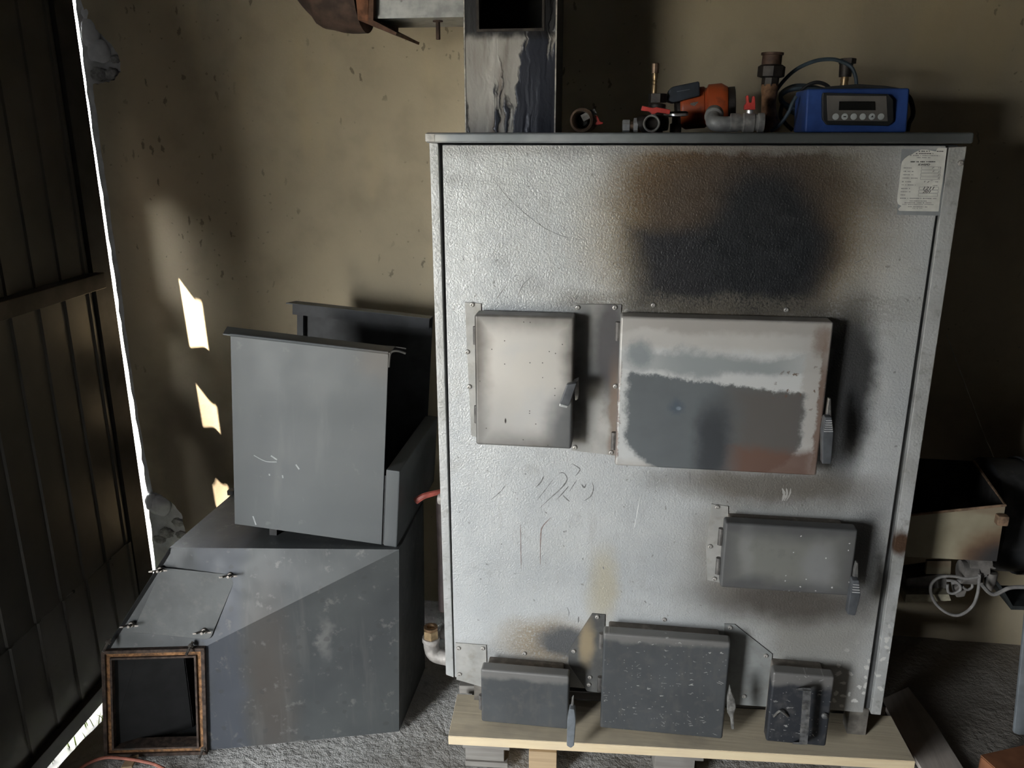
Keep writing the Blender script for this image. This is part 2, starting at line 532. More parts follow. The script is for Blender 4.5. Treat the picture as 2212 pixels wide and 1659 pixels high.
# ------------------------------------------------------------------ boiler
BL = Vector((.55, .30, .105))
boiler = thing('solid_fuel_boiler', BL, 'large silver sheet metal solid fuel boiler with soot stained doors', 'boiler')
LIDZ = 1.564
def S(x, y, Y=0.0):
    p = aY(x, y, Y); return (p.x, 0, p.z)
def panel_mat():
    m = Mat('silver_hammer_paint', (.6, .6, .6), .42, .25, off=BL)
    w = m.warp2(.06, 9, .016, 75)
    w2 = m.warp2(.03, 30, .01, 110)
    base = m.mix(m.mr(m.noise(5, 5), .35, .7), (.60, .61, .605), (.50, .515, .52))
    base = m.mix(m.mr(m.noise(2.2, 4), .5, .75, 0, .4), base, (.58, .57, .52))
    c = m.mix(m.mr(m.noise(11, 7, .72), .54, .74, 0, .38), base, (.34, .335, .32))
    c = m.mix(m.mr(m.noise(22, 6, .65, stretch=(1, 1, .12)), .58, .74, 0, .28), c, (.36, .34, .31))
    grit = m.noise(170, 3, .6)
    def st(c, mask, col, amt=1.0, g=0.0):
        f = m.ma('MULTIPLY', mask, amt)
        if g:
            f = m.ma('MULTIPLY', f, m.mr(grit, .5 - g, .5 + g * .2, .25, 1), clamp=True)
        return m.mix(f, c, col)
    c = st(c, m.ma('MULTIPLY', m.spots(42, .12, keep=.07, vec=w2), .8), (.22, .21, .20), .8)
    c = st(c, m.ell(S(1720, 1240), (.25, 0, .20), .5, w), (.33, .32, .29), .75)
    c = st(c, m.rect(S(1450, 1500), (.5, 0, .085), .6, w), (.25, .24, .225), .75)
    c = st(c, m.rect(S(1760, 1430), (.11, 0, .12), .5, w), (.25, .235, .20), .6)
    # scorched paint: ochre halo, brown smoke, black soot over the loading door
    px = 1 / 905.0
    c = st(c, m.ell(S(1590, 500), (.285, 0, .235), .42, w), (.34, .25, .12), .95, .28)
    c = st(c, m.rect(S(1635, 330), (.225, 0, .085), .75, w), (.060, .050, .038), .92)
    c = st(c, m.ell(S(1500, 410), (.15, 0, .115), .55, w), (.16, .090, .035), .85, .22)
    c = st(c, m.ell(S(1610, 500), (.235, 0, .19), .35, w), (.075, .055, .04), .95)
    c = st(c, m.rect(S(1565, 580), (.205, 0, .088), .30, w), (.020, .021, .025), .97)
    c = st(c, m.ell(S(1645, 520), (.125, 0, .150), .35, w), (.016, .018, .021), .97)
    # soot and painted door shadow right of the big door; soot under small ones
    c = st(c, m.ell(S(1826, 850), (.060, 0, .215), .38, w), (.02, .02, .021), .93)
    c = st(c, m.rect(S(1580, 662), (.30, 0, .022), .6, w), (.15, .135, .11), .75, .1)
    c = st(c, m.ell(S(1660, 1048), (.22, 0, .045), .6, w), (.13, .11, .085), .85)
    c = st(c, m.ell(S(1700, 1298), (.20, 0, .055), .6, w), (.085, .072, .06), .9)
    c = st(c, m.ell(S(1868, 1210), (.045, 0, .12), .6, w), (.07, .07, .07), .8)
    c = st(c, m.ell(S(1560, 1180), (.05, 0, .12), .8, w), (.20, .17, .13), .5)
    c = st(c, m.ell(S(1185, 1385), (.115, 0, .065), .5, w), (.30, .23, .14), .8, .25)
    c = st(c, m.ell(S(1225, 1388), (.075, 0, .045), .4, w2), (.105, .11, .115), .95)
    c = st(c, m.ell(S(1300, 1270), (.035, 0, .10), .7, w), (.52, .45, .29), .6)
    c = st(c, m.ell(S(1270, 660), (.05, 0, .02), .7, w), (.22, .20, .17), .6, .3)
    c = st(c, m.ell(S(1960, 1060), (.014, 0, .045), .5, w2), (.10, .055, .03), .9)
    # dirty rim along lid and seams
    c = st(c, m.rect(S(1470, 318), (.6, 0, .012), .7, w2), (.30, .29, .27), .5)
    for q in ((1005, 330), (1225, 330), (1340, 325), (1150, 615), (985, 390)):
        c = st(c, m.ell(S(*q), (.035, 0, .018), .9, w2), (.28, .28, .28), .4)
    # whitewash splashes near the bottom right corner
    sp = m.ma('MULTIPLY', m.spots(60, .40, keep=.40, vec=w2), m.ell(S(1850, 1480), (.065, 0, .10), .35, w))
    c = st(c, sp, (.75, .74, .70), .95)
    m.color(c)
    m.rough(m.mr(m.noise(40, 4), .3, .7, .36, .55))
    m.bump(m.noise(230, 2, .4, dist=.6), .55, .0022)
    return m.m
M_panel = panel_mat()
def strip_mat():
    m = Mat('silver_trim_paint', (.5, .5, .5), .45, .25, off=BL)
    w2 = m.warp(.03, 30, 5)
    c = m.mix(m.mr(m.noise(9, 5), .35, .7), (.56, .565, .555), (.42, .42, .40))
    c = m.mix(m.mr(m.noise(50, 5), .55, .72, 0, .5), c, (.25, .235, .21))
    sp = m.ma('MULTIPLY', m.spots(60, .42, keep=.5, vec=w2), m.ell((1.085, 0, .33), (.04, 0, .11), .3))
    c = m.mix(sp, c, (.78, .77, .73))
    c = m.mix(m.ell((1.088, 0, .655), (.03, 0, .03), .5, w2), c, (.09, .05, .03))
    m.color(c); m.bump(m.noise(200, 2, .4), .5, .002)
    return m.m
M_strip = strip_mat()
def lid_mat():
    m = Mat('lid_paint', (.4, .4, .4), .42, .3, off=BL)
    w = m.warp(.05, 12)
    c = m.mix(m.mr(m.noise(12, 5), .35, .7), (.34, .36, .37), (.24, .26, .27))
    c = m.mix(m.ma('MULTIPLY', m.rect((.84, 0, 1.55), (.34, 0, .2), .55, w), .93), c, (.055, .06, .06))
    c = m.mix(m.ma('MULTIPLY', m.ell((.005, 0, 1.553), (.035, 0, .02), .4, w), .7), c, (.55, .54, .5))
    m.color(c)
    return m.m
M_lid = lid_mat()
M_black = simple('soot_shade_black', (.012, .012, .012), .85, 0, .3, 20)
M_bodydark = simple('boiler_side_steel', (.10, .10, .10), .7, .2, .3, 12)

build('body_shell', box(NB(), .012, 1.088, .012, .585, .190, 1.540, .004), M_bodydark, boiler)
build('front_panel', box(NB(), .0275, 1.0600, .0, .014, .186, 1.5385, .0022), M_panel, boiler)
bm = NB()
prism(bm, [aY(927, 308, -.002), aY(946.5, 309, -.002), aY(980, 1464, -.002), aY(963, 1458, -.002)], (0, .585, 0), .002)
build('corner_strip', bm, M_strip, boiler)
bm = NB()
prism(bm, [aY(2051, 318, -.002), aY(2089, 316, -.002), aY(1903, 1545, -.002), aY(1881, 1543, -.002)], (0, .585, 0), .002)
build('corner_strip', bm, M_strip, boiler)
lid = build('lid', box(NB(), -.006, 1.1045, -.016, .60, 1.5425, LIDZ, .005, 3), M_lid, boiler)
build('corner_fold', box(NB(), -.0065, .016, -.0172, -.010, 1.5445, 1.5625, .003), simple('worn_corner', (.52, .50, .46), .5, .2, .3, 60), lid)
# feet
M_foot = simple('grimy_angle_iron', (.17, .155, .135), .8, .3, .4, 25)
for fx in (.075, 1.035):
    for fy in (.02, .52):
        bm = box(NB(), fx, fx + .045, fy, fy + .006, .1055, .192)
        box(bm, fx + (.0 if fx > .5 else .039), fx + (.006 if fx > .5 else .045), fy + .006, fy + .045, .1055, .192)
        build('foot', bm, M_foot, boiler)
build('base_tray', box(NB(), .10, 1.00, .09, .56, .130, .189), M_black, boiler)

# fixing plates
def dusty(name, base, dust, off=BL, amt=.5, rough=.55, metal=.3, extra=None):
    m = Mat(name, base, rough, metal, off=off)
    c = m.mix(m.mr(m.noise(14, 5), .35, .7), base, tuple(b * .75 for b in base))
    c = m.mix(m.mr(m.noise(34, 6, .65), .48, .74, 0, amt), c, dust)
    if extra:
        c = extra(m, c)
    m.color(c)
    m.bump(m.noise(220, 3), .2, .0008)
    return m.m
M_plate = dusty('plate_silver', (.50, .49, .46), (.28, .25, .20))
def _pb(m, c):
    w = m.warp(.035, 14)
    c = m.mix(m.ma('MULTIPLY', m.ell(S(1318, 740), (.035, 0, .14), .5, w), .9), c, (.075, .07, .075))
    c = m.mix(m.ma('MULTIPLY', m.ell(S(1262, 800), (.03, 0, .16), .6, w), .75), c, (.045, .048, .05))  # left door's cast shadow painted in over the soot
    c = m.mix(m.ma('MULTIPLY', m.ell(S(1326, 900), (.012, 0, .12), .6, w), .7), c, (.24, .16, .11))
    return c
M_plateB = dusty('plate_soot_shadow', (.52, .51, .48), (.33, .30, .26), extra=_pb)
def _pe(m, c):
    w = m.warp(.03, 20)
    return m.mix(m.ma('MULTIPLY', m.ell(S(1268, 1388), (.018, 0, .06), .6, w), .8), c, (.42, .33, .20))
M_plateE = dusty('plate_dark', (.13, .13, .125), (.20, .19, .17), extra=_pe)
M_plateF = dusty('plate_grey', (.34, .35, .34), (.20, .19, .17))
PL = [('fixing_plate', [(1004, 653), (1039, 656), (1040, 700), (1040, 948), (1018, 941), (1011, 800)], M_plate),
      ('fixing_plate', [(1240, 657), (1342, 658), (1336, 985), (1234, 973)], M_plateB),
      ('fixing_plate', [(1537, 1089), (1573, 1094), (1572, 1262), (1528, 1253), (1525, 1180)], M_plate),
      ('fixing_plate', [(984, 1389), (1050, 1394), (1052, 1487), (986, 1468)], M_plate),
      ('fixing_plate', [(1279, 1326), (1307, 1328), (1303, 1497), (1268, 1493), (1228, 1434), (1228, 1406)], M_plateE),
      ('fixing_plate', [(1565, 1348), (1587, 1349), (1668, 1413), (1659, 1527), (1562, 1520)], M_plateF)]
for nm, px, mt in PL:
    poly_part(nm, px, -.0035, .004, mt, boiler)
# label backing and torn data label
sticker_back = poly_part('label_backing', [(1948, 322), (2044, 324), (2033, 466), (1938, 464)], -.0008, .0012, dusty('backing', (.36, .38, .39), (.28, .29, .30)), boiler)

# doors ------------------------------------------------------------
M_collar = dusty('collar_dust', (.24, .21, .18), (.38, .34, .29), amt=.7, rough=.85)
M_hingem = simple('door_hinge_steel', (.17, .16, .15), .6, .5, .3, 60)
def door(rect, yf, pan, mat, label, bev=.006, coll=.012, hinge=None, ctop=.003):
    (x0, x1, z0, z1) = rect
    if pan < -yf - .003:
        build('door_collar', box(NB(), x0 + coll, x1 - coll - .008, yf + pan - .004, .004, z0 + coll, z1 - ctop, .004), M_collar, boiler)
    bm = box(NB(), x0, x1, yf, yf + pan, z0, z1)
    fr = [e for e in bm.edges if min(v.co.y for v in e.verts) < yf + 1e-5]
    bmesh.ops.bevel(bm, geom=fr, offset=bev, segments=3, affect='EDGES', profile=.5)
    d = build('door', bm, mat, boiler, label=label)
    for hz in (hinge or []):
        b = NB(); lathe(b, [(.0065, 0), (.0065, .042)], (x0 - .004, yf + pan - .004, hz), (0, 0, 1), 10)
        build('hinge_knuckle', b, M_hingem, d)
    return d
def rect_of(px, Y):
    p = [aY(x, y, Y) for x, y in px]
    return ((p[0].x + p[3].x) / 2, (p[1].x + p[2].x) / 2, (p[2].z + p[3].z) / 2, (p[0].z + p[1].z) / 2)
# left loading door
D1 = rect_of([(1025, 680), (1240, 685), (1235, 975), (1027, 957)], -.06)
m = Mat('door_silver', (.5, .5, .5), .4, .3, off=BL)
cx, cz = (D1[0] + D1[1]) / 2, (D1[2] + D1[3]) / 2
w = m.warp(.04, 14, 5)
c = m.mix(m.mr(m.noise(7, 5), .35, .7), (.67, .64, .59), (.60, .595, .58))
c = m.mix(m.ma('SUBTRACT', 1, m.rect((cx + .004, 0, cz), (.092, 0, .135), .28, w), clamp=True), c, (.15, .135, .12))
c = m.mix(m.ma('MULTIPLY', m.ell((D1[1] - .01, 0, D1[2] + .05), (.045, 0, .07), .6, w), .85), c, (.13, .135, .14))
c = m.mix(m.ma('MULTIPLY', m.ell((D1[0] + .03, 0, D1[2] + .05), (.07, 0, .08), .9, w), .5), c, (.36, .36, .35))
c = m.mix(m.ma('MULTIPLY', m.spots(70, .12, keep=.06), .9), c, (.1, .09, .08))
c = m.mix(m.ell(S(1092, 909, -.06), (.002, 0, .006), .4), c, (.03, .02, .02))
m.color(c); m.bump(m.noise(60, 5), .15, .002)
d1 = door(D1, -.06, .045, m.m, 'pale scorched loading door', hinge=(1.10, .91))
# big loading door: worn paint, grey primer, rust
D2 = rect_of([(1338, 683), (1802, 697), (1763, 1035), (1330, 1000)], -.06)
m = Mat('door_peeled', (.5, .5, .5), .5, .2, off=BL)
w = m.warp2(.05, 11, .014, 90); w2 = m.warp2(.024, 45, .014, 170); w3 = m.warp2(.11, 5, .02, 70)
def T(u, v): return (D2[0] + u * (D2[1] - D2[0]), 0, D2[3] - v * (D2[3] - D2[2]))
dw, dh = D2[1] - D2[0], D2[3] - D2[2]
c = m.mix(m.mr(m.noise(5, 5), .35, .7), (.62, .60, .565), (.54, .525, .50))
c = m.mix(m.ma('MULTIPLY', m.rect(T(.5, .03), (.5 * dw, 0, .05 * dh), .6, w), .5), c, (.30, .27, .24))
c = m.mix(m.ma('MULTIPLY', m.rect(T(.46, .58), (.47 * dw, 0, .38 * dh), .10, w2), .9), c, (.69, .70, .69))
c = m.mix(m.ma('MULTIPLY', m.rect(T(.50, .265), (.40 * dw, 0, .055 * dh), .6, w3), .85), c, (.30, .33, .335))
c = m.mix(m.ma('MULTIPLY', m.ell(T(.10, .24), (.06 * dw, 0, .09 * dh), .5, w2), .9), c, (.27, .30, .31))
c = m.mix(m.ma('MULTIPLY', m.rect(T(.93, .50), (.05 * dw, 0, .33 * dh), .3, w2), .8), c, (.50, .48, .45))
sx = m.n('SeparateXYZ'); m.link(w2, sx.inputs[0])
# worn area: slanting top edge, rounded lower left corner
line = m.ma('ADD', m.ma('SUBTRACT', sx.outputs[2], T(0, .345)[2]), m.ma('MULTIPLY', m.ma('SUBTRACT', sx.outputs[0], D2[0]), .13 * dh / dw))
slate = m.ma('MULTIPLY', m.mr(line, -.006, .004, 1, 0), m.ell(T(.475, .60), (.475 * dw, 0, .50 * dh), .045, w2))
slate = m.ma('MULTIPLY', slate, m.rect(T(.475, .6), (.43 * dw, 0, .6 * dh), .05, w2))
slc = m.mix(m.mr(m.noise(6, 4), .35, .7), (.150, .165, .172), (.120, .132, .138))
c = m.mix(slate, c, slc)
c = m.mix(m.ma('MULTIPLY', m.ma('MULTIPLY', slate, m.rect(T(.74, .68), (.20 * dw, 0, .28 * dh), .5, w3)), .85), c, (.125, .11, .10))
c = m.mix(m.ma('MULTIPLY', m.ell(T(.48, .83), (.085 * dw, 0, .30 * dh), .55, w), .85), c, (.035, .038, .045))
c = m.mix(m.ma('MULTIPLY', m.rect(T(.80, .955), (.21 * dw, 0, .12 * dh), .35, w), .92), c, (.165, .090, .065))
c = m.mix(m.ma('MULTIPLY', m.rect(T(.985, .6), (.02 * dw, 0, .4 * dh), .5, w2), .9), c, (.19, .12, .09))
c = m.mix(m.ma('MULTIPLY', m.ell(T(.955, .12), (.04 * dw, 0, .09 * dh), .6, w2), .7), c, (.20, .12, .085))
c = m.mix(m.ma('MULTIPLY', m.rect(T(.0, .75), (.012 * dw, 0, .4 * dh), .5, w2), .8), c, (.22, .15, .12))
c = m.mix(m.ma('MULTIPLY', m.ma('MULTIPLY', m.spots(75, .30, keep=.2, vec=w2), m.ell(T(.88, .42), (.12 * dw, 0, .16 * dh), .5)), .9), c, (.16, .10, .07))
c = m.mix(m.ell(T(.305, .585), (.005, 0, .004), .5), c, (.55, .62, .68))
c = m.mix(m.ma('MULTIPLY', m.ell(T(.295, .58), (.016, 0, .014), .7, w2), .7), c, (.07, .10, .13))
m.color(c)
m.rough(m.mr(slate, 0, 1, .42, .62)); m.bump(m.noise(90, 5), .15, .0015)
d2 = door(D2, -.06, .045, m.m, 'wide peeled loading door with grey primer and rust', hinge=(1.12, .86))
# mid small door
D3 = rect_of([(1567, 1124), (1853, 1152), (1836, 1293), (1556, 1265)], -.07)
m = Mat('door_grey', (.2, .2, .2), .55, .25, off=BL)
cx, cz = (D3[0] + D3[1]) / 2, (D3[2] + D3[3]) / 2
w = m.warp(.05, 10, 5)
c = m.mix(m.ma('MULTIPLY', m.rect((cx, 0, cz), (.115, 0, .052), .45, w), 1), (.115, .115, .115), (.225, .225, .205))
c = m.mix(m.mr(m.noise(20, 7, .7), .52, .72, 0, .4), c, (.15, .145, .135))
c = m.mix(m.ma('MULTIPLY', m.ell((cx + .07, 0, cz - .01), (.035, 0, .05), .6, w), .6), c, (.30, .30, .31))
c = m.mix(m.ma('MULTIPLY', m.ell((cx - .09, 0, cz + .01), (.018, 0, .06), .6, w), .5), c, (.31, .31, .30))
c = m.mix(m.ma('MULTIPLY', m.spots(85, .17, keep=.08, vec=m.warp(.01, 60)), m.rect((cx + .07, 0, cz), (.08, 0, .09), .3)), c, (.7, .7, .68))
m.color(c); m.bump(m.noise(60, 5), .15, .002)
d3 = door(D3, -.07, .032, m.m, 'small grey door with white flecks', ctop=.008, hinge=(D3[2] + .02, D3[3] - .07), coll=.014)
# lower doors
def dark_door(name, R_, flecks, dust, base=(.085, .09, .094), keep=.3):
    m = Mat(name, base, .5, .3, off=BL)
    cx, cz = (R_[0] + R_[1]) / 2, (R_[2] + R_[3]) / 2
    w = m.warp(.03, 22, 5)
    c = m.mix(m.mr(m.noise(6, 5), .35, .7), base, tuple(b * 1.3 for b in base))
    c = m.mix(m.mr(m.noise(45, 5), .5, .75, 0, .35), c, (.16, .15, .14))
    c = m.mix(m.mr(m.noise(16, 7, .75, stretch=(1, 1, .3)), .52, .72, 0, .5), c, (.145, .14, .132))
    c = m.mix(m.ma('MULTIPLY', m.rect((cx, 0, R_[3]), (1, 0, dust), .35, w), .75), c, (.25, .24, .225))
    if flecks:
        c = m.mix(m.ma('MULTIPLY', m.spots(72, .18, keep=keep * .6, stretch=(.42, 1, 1.6), vec=m.warp2(.04, 20, .012, 90)), m.mr(m.noise(9, 3), .35, .6, .25, .85)), c, (.50, .49, .46))
        c = m.mix(m.ma('MULTIPLY', m.spots(150, .24, keep=.07), .5), c, (.42, .41, .39))
    m.color(c); m.bump(m.noise(60, 5), .2, .002)
    return m.m
D4 = rect_of([(1040, 1442), (1232, 1466), (1225, 1578), (1038, 1558)], -.075)
D5 = rect_of([(1303, 1366), (1577, 1390), (1563, 1597), (1296, 1574)], -.075)
D6 = rect_of([(1668, 1450), (1803, 1466), (1785, 1612), (1656, 1604)], -.075)
D4 = (D4[0], D4[1], max(D4[2], .108), D4[3]); D5 = (D5[0], D5[1], max(D5[2], .108), D5[3]); D6 = (D6[0], D6[1], max(D6[2], .108), D6[3])
d4 = door(D4, -.075, .030, ctop=.014, mat= dark_door('ash_door_grey', D4, False, .022), label='low dark ash door under the left corner', hinge=(D4[2] + .02,), coll=.01)
d5 = door(D5, -.075, .030, ctop=.014, mat= dark_door('ash_door_flecked', D5, True, .020, keep=.34), label='dark middle ash door flecked with white', hinge=(D5[2] + .09, D5[3] - .06), coll=.012)
d6 = door(D6, -.075, .030, ctop=.012, mat= dark_door('air_door_black', D6, True, .030, (.040, .043, .05), keep=.30), label='small black draught door with strap handle', coll=.008)
# handles ----------------------------------------------------------
M_lever = simple('zinc_lever', (.42, .41, .39), .35, .8, .25, 60)
M_grip = simple('grey_plastic_grip', (.085, .09, .098), .45, 0, .2, 40)
M_chrome = simple('worn_chrome', (.68, .68, .68), .3, .45, .15, 60)
poly_part('handle_lever', [(1235, 829), (1249, 822), (1249, 862), (1243, 866), (1240, 840)], -.078, .03, M_lever, d1, .0015)
poly_part('handle_grip', [(1224, 831), (1246, 828), (1229, 878), (1208, 874)], -.098, .018, M_grip, d1, .003)
poly_part('grip_cap', [(1209, 872), (1227, 877), (1225, 882), (1208, 878)], -.0985, .018, M_chrome, d1, .0015)
poly_part('handle_lever', [(1790, 861), (1795, 861), (1796, 905), (1784, 905)], -.082, .012, M_lever, d2, .0015)
g = poly_part('handle_grip', [(1782, 901), (1797, 901), (1801, 935), (1796, 1003), (1776, 1003), (1776, 933)], -.098, .022, M_grip, d2, .003)
for i in range(6):
    poly_part('grip_rib', [(1784 - i * .8, 908 + i * 4.6), (1797 + i * .5, 908 + i * 4.6), (1797 + i * .5, 910 + i * 4.6), (1784 - i * .8, 910 + i * 4.6)], -.0995, .002, M_chrome, d2)
poly_part('handle_lever', [(1850, 1215), (1854, 1217), (1854, 1262), (1842, 1262), (1846, 1230)], -.092, .012, M_lever, d3, .0015)
g = poly_part('handle_grip', [(1842, 1254), (1856, 1254), (1860, 1286), (1848, 1331), (1830, 1328), (1836, 1284)], -.108, .022, M_grip, d3, .003)
for i in range(4):
    poly_part('grip_rib', [(1843 - i * .8, 1262 + i * 5.5), (1856 + i * .6, 1263 + i * 5.5), (1856 + i * .6, 1265 + i * 5.5), (1843 - i * .8, 1264 + i * 5.5)], -.1095, .002, M_chrome, d3)
poly_part('handle_lever', [(1235, 1510), (1239, 1506), (1239, 1545), (1231, 1545)], -.138, .010, M_lever, d4, .0015)
poly_part('handle_grip', [(1230, 1532), (1241, 1533), (1244, 1556), (1240, 1612), (1233, 1617), (1224, 1612), (1225, 1555)], -.152, .022, simple('pale_grip', (.17, .185, .20), .4, 0, .2, 40), d4, .003)
poly_part('handle_lever', [(1577, 1483), (1582, 1500), (1588, 1512), (1590, 1530), (1585, 1545), (1587, 1577), (1580, 1577), (1578, 1553), (1571, 1540), (1571, 1510)], -.100, .014, simple('bent_lever', (.30, .29, .27), .5, .6, .5, 60), d5, .003)
# strap handle and small fittings on the draught door
M_strap = simple('strap_steel', (.14, .14, .14), .5, .5, .5, 70, 0, (.5, .48, .44), .5)
bm = NB()
p0, p1, p2, p3 = aY(1728, 1492, -.077), aY(1743, 1490, -.115), aY(1735, 1604, -.115), aY(1720, 1604, -.077)
for a, b in ((p0, p1), (p1, p2), (p2, p3)):
    W_ = Vector((.009, 0, 0)); t = (b - a).normalized(); nrm = t.cross(Vector((1, 0, 0))).normalized() * .004
    hexa(bm, [a - W_, a + W_, a + W_ + nrm, a - W_ + nrm], [b - W_, b + W_, b + W_ + nrm, b - W_ + nrm])
build('strap_handle', bm, M_strap, d6)
bm = tube(NB(), [aY(1671, 1548, -.078), aY(1682, 1537, -.085), aY(1690, 1538, -.085), aY(1702, 1548, -.078)], .0028, 8)
build('wire_hook', bm, M_lever, d6)
bm = lathe(NB(), [(.0, -.001), (.008, .0), (.008, .004), (.005, .008), (0, .009)], aY(1781, 1545, -.077), (0, -1, 0), 12)
build('knob', bm, M_strap, d6)

# screws -----------------------------------------------------------
M_screw = simple('screw_zinc', (.45, .43, .40), .45, .5, .35, 90)
bm = lathe(NB(), [(.0060, 0), (.0060, .0012), (.0048, .0036), (.0026, .0042), (.0024, .0018), (0, .0016)], (0, 0, 0), (0, -1, 0), 12)
s0 = build('screw', bm, M_screw, boiler, local=True)
SP = [(1020, 658), (1010, 760), (1014, 835), (1248, 664), (1328, 664), (1411, 659), (1698, 669), (1329, 834), (1320, 977), (1242, 966), (1549, 1095), (1534, 1180), (1543, 1250), (991, 1400), (1043, 1400), (993, 1456), (1133, 1411), (1290, 1332), (1239, 1406), (1274, 1462), (1272, 1478), (1435, 1338), (1577, 1355), (1654, 1416), (1607, 1503), (2075, 352)]
for i, q in enumerate(SP):
    o = s0 if i == 0 else s0.copy()
    if i: COL.objects.link(o)
    o.location = aY(*q, -.0036 if i not in (5, 6, 16, 21) else 0) - BL

# scuffs and scratches on the panel: thin smears with their own shape
M_scuff = simple('graphite_scuff', (.19, .19, .185), .6, 0, .3, 80)
M_scuff2 = simple('rusty_drip', (.26, .20, .18), .7, 0, .3, 80)
M_scratch = simple('bright_scratch', (.85, .85, .83), .4, 0, .1, 80)
def smear(px, wpx, mat, name='scuff_mark'):
    pts = smooth_path([aY(x, y, -.0004) for x, y in px], 5)
    bm = NB(); L = len(pts); rows = []
    for i, p in enumerate(pts):
        t = (pts[min(i + 1, L - 1)] - pts[max(i - 1, 0)]); t.y = 0; t.normalize()
        s = Vector((-t.z, 0, t.x)); k = wpx / 905 * .5 * (math.sin(math.pi * min(.97, max(.03, i / (L - 1)))) ** .6) * (.7 + .5 * mnoise.noise((i * .7, px[0][0], 0)))
        rows.append([bm.verts.new(p + s * k), bm.verts.new(p - s * k), bm.verts.new(p - s * k + Vector((0, .0006, 0))), bm.verts.new(p + s * k + Vector((0, .0006, 0)))])
    for A, B in zip(rows, rows[1:]):
        for j in range(4):
            bm.faces.new((A[j], A[(j + 1) % 4], B[(j + 1) % 4], B[j]))
    bm.faces.new(rows[0][::-1]); bm.faces.new(rows[-1])
    return build(name, bm, mat, bpy.data.objects['front_panel'])
for px, wd in [([(1165, 1098), (1190, 1075), (1212, 1055), (1225, 1036), (1218, 1022), (1207, 1022)], 3.2), ([(1158, 1052), (1168, 1042), (1175, 1028)], 4), ([(1202, 1080), (1222, 1058), (1228, 1050)], 3), ([(1160, 1080), (1175, 1062), (1195, 1035)], 1.8),
               ([(1236, 1002), (1252, 1012), (1250, 1020), (1243, 1028)], 3), ([(1256, 1046), (1262, 1053), (1266, 1046)], 5), ([(1262, 1082), (1276, 1072), (1282, 1055), (1279, 1042)], 3), ([(1216, 1070), (1224, 1078), (1230, 1083)], 3.5), ([(1230, 1062), (1240, 1046), (1246, 1038)], 2), ([(1060, 1080), (1078, 1065), (1094, 1046)], 2), ([(1134, 1022), (1135, 1026)], 3),
               ([(1060, 378), (1100, 430), (1165, 485), (1215, 510), (1262, 519)], 1.3), ([(1070, 648), (1085, 628), (1095, 614)], 1.6), ([(1118, 642), (1130, 615), (1156, 592)], 1.6), ([(1242, 650), (1250, 638)], 2.2), ([(1225, 1312), (1229, 1322), (1228, 1332)], 2), ([(1250, 1332), (1249, 1345)], 4), ([(1165, 482), (1168, 487)], 2.6), ([(1490, 1020), (1491, 1045)], 3), ([(1302, 1224), (1305, 1230)], 3), ([(1392, 1298), (1396, 1303)], 3), ([(1082, 1175), (1085, 1176)], 3), ([(1845, 570), (1868, 558)], 1.6)]:
    smear(px, wd, M_scuff)
for px, wd in [([(1190, 1118), (1172, 1138), (1168, 1160), (1167, 1220)], 3.6), ([(1124, 1132), (1125, 1180), (1126, 1228)], 2.2)]:
    smear(px, wd, M_scuff2, 'rust_drip')
smear([(1382, 1073), (1376, 1110), (1369, 1143)], 2.2, M_scratch, 'bright_scratch')
for k in range(3):
    smear([(1690 + k * 9, 1055), (1694 + k * 6, 1068), (1690 + k * 4, 1082)], 8 - k * 2, simple('pale_drip', (.45, .43, .40), .6, 0, .1, 60) if k == 0 else bpy.data.materials['pale_drip'], 'paint_drip')

# data label
M_paper = simple('aged_paper', (.66, .65, .60), .7, 0, .12, 30)
M_ink = simple('black_ink', (.03, .03, .03), .7, 0, .1, 30)
M_inkg = simple('grey_ink', (.20, .20, .20), .7, 0, .1, 30)
LX = lambda u, v: (1900 + u * 210 / 1936, 300 + v * 180 / 1659)       # zoomed-label coordinates
lab = [(770, 235), (830, 212), (940, 216), (1020, 232), (1120, 250), (1155, 180), (1345, 180), (1300, 520), (1255, 850), (1248, 900), (1205, 1200), (1175, 1445), (390, 1435), (370, 1395), (435, 1335), (370, 1300), (350, 1245), (360, 1100), (385, 940), (400, 800), (430, 520), (450, 450), (500, 390), (570, 335), (640, 310), (700, 270)]
paper = poly_part('data_label', [LX(*q) for q in lab], -.0016, .0009, M_paper, boiler, label='torn white paper data label')
def ink_bar(u0, v0, u1, v1, h, mat=M_ink, name='print_line'):
    s = (u1 - u0)
    return poly_part(name, [LX(u0, v0 - h / 2), LX(u1, v1 - h / 2), LX(u1, v1 + h / 2), LX(u0, v0 + h / 2)], -.0019, .0004, mat, paper)
def ink_words(u0, v0, u1, v1, h, mat=M_inkg):
    """a run of print too small to read: joined letter-sized strokes"""
    bm = NB(); u = u0; rnd = random.Random(int(u0 * 7 + v0))
    while u < u1:
        wd = rnd.uniform(14, 30)
        t = (u - u0) / (u1 - u0); v = v0 + (v1 - v0) * t
        e = min(u + wd, u1)
        hh = h * rnd.uniform(.6, 1)
        prism(bm, pix_poly([LX(u, v - hh / 2), LX(e, v - hh / 2), LX(e, v + hh / 2), LX(u, v + hh / 2)], -.0019), (0, .0004, 0))
        u = e + (rnd.uniform(5, 9) if rnd.random() < .8 else 30)
    return build('print_line', bm, mat, paper, smooth=0)
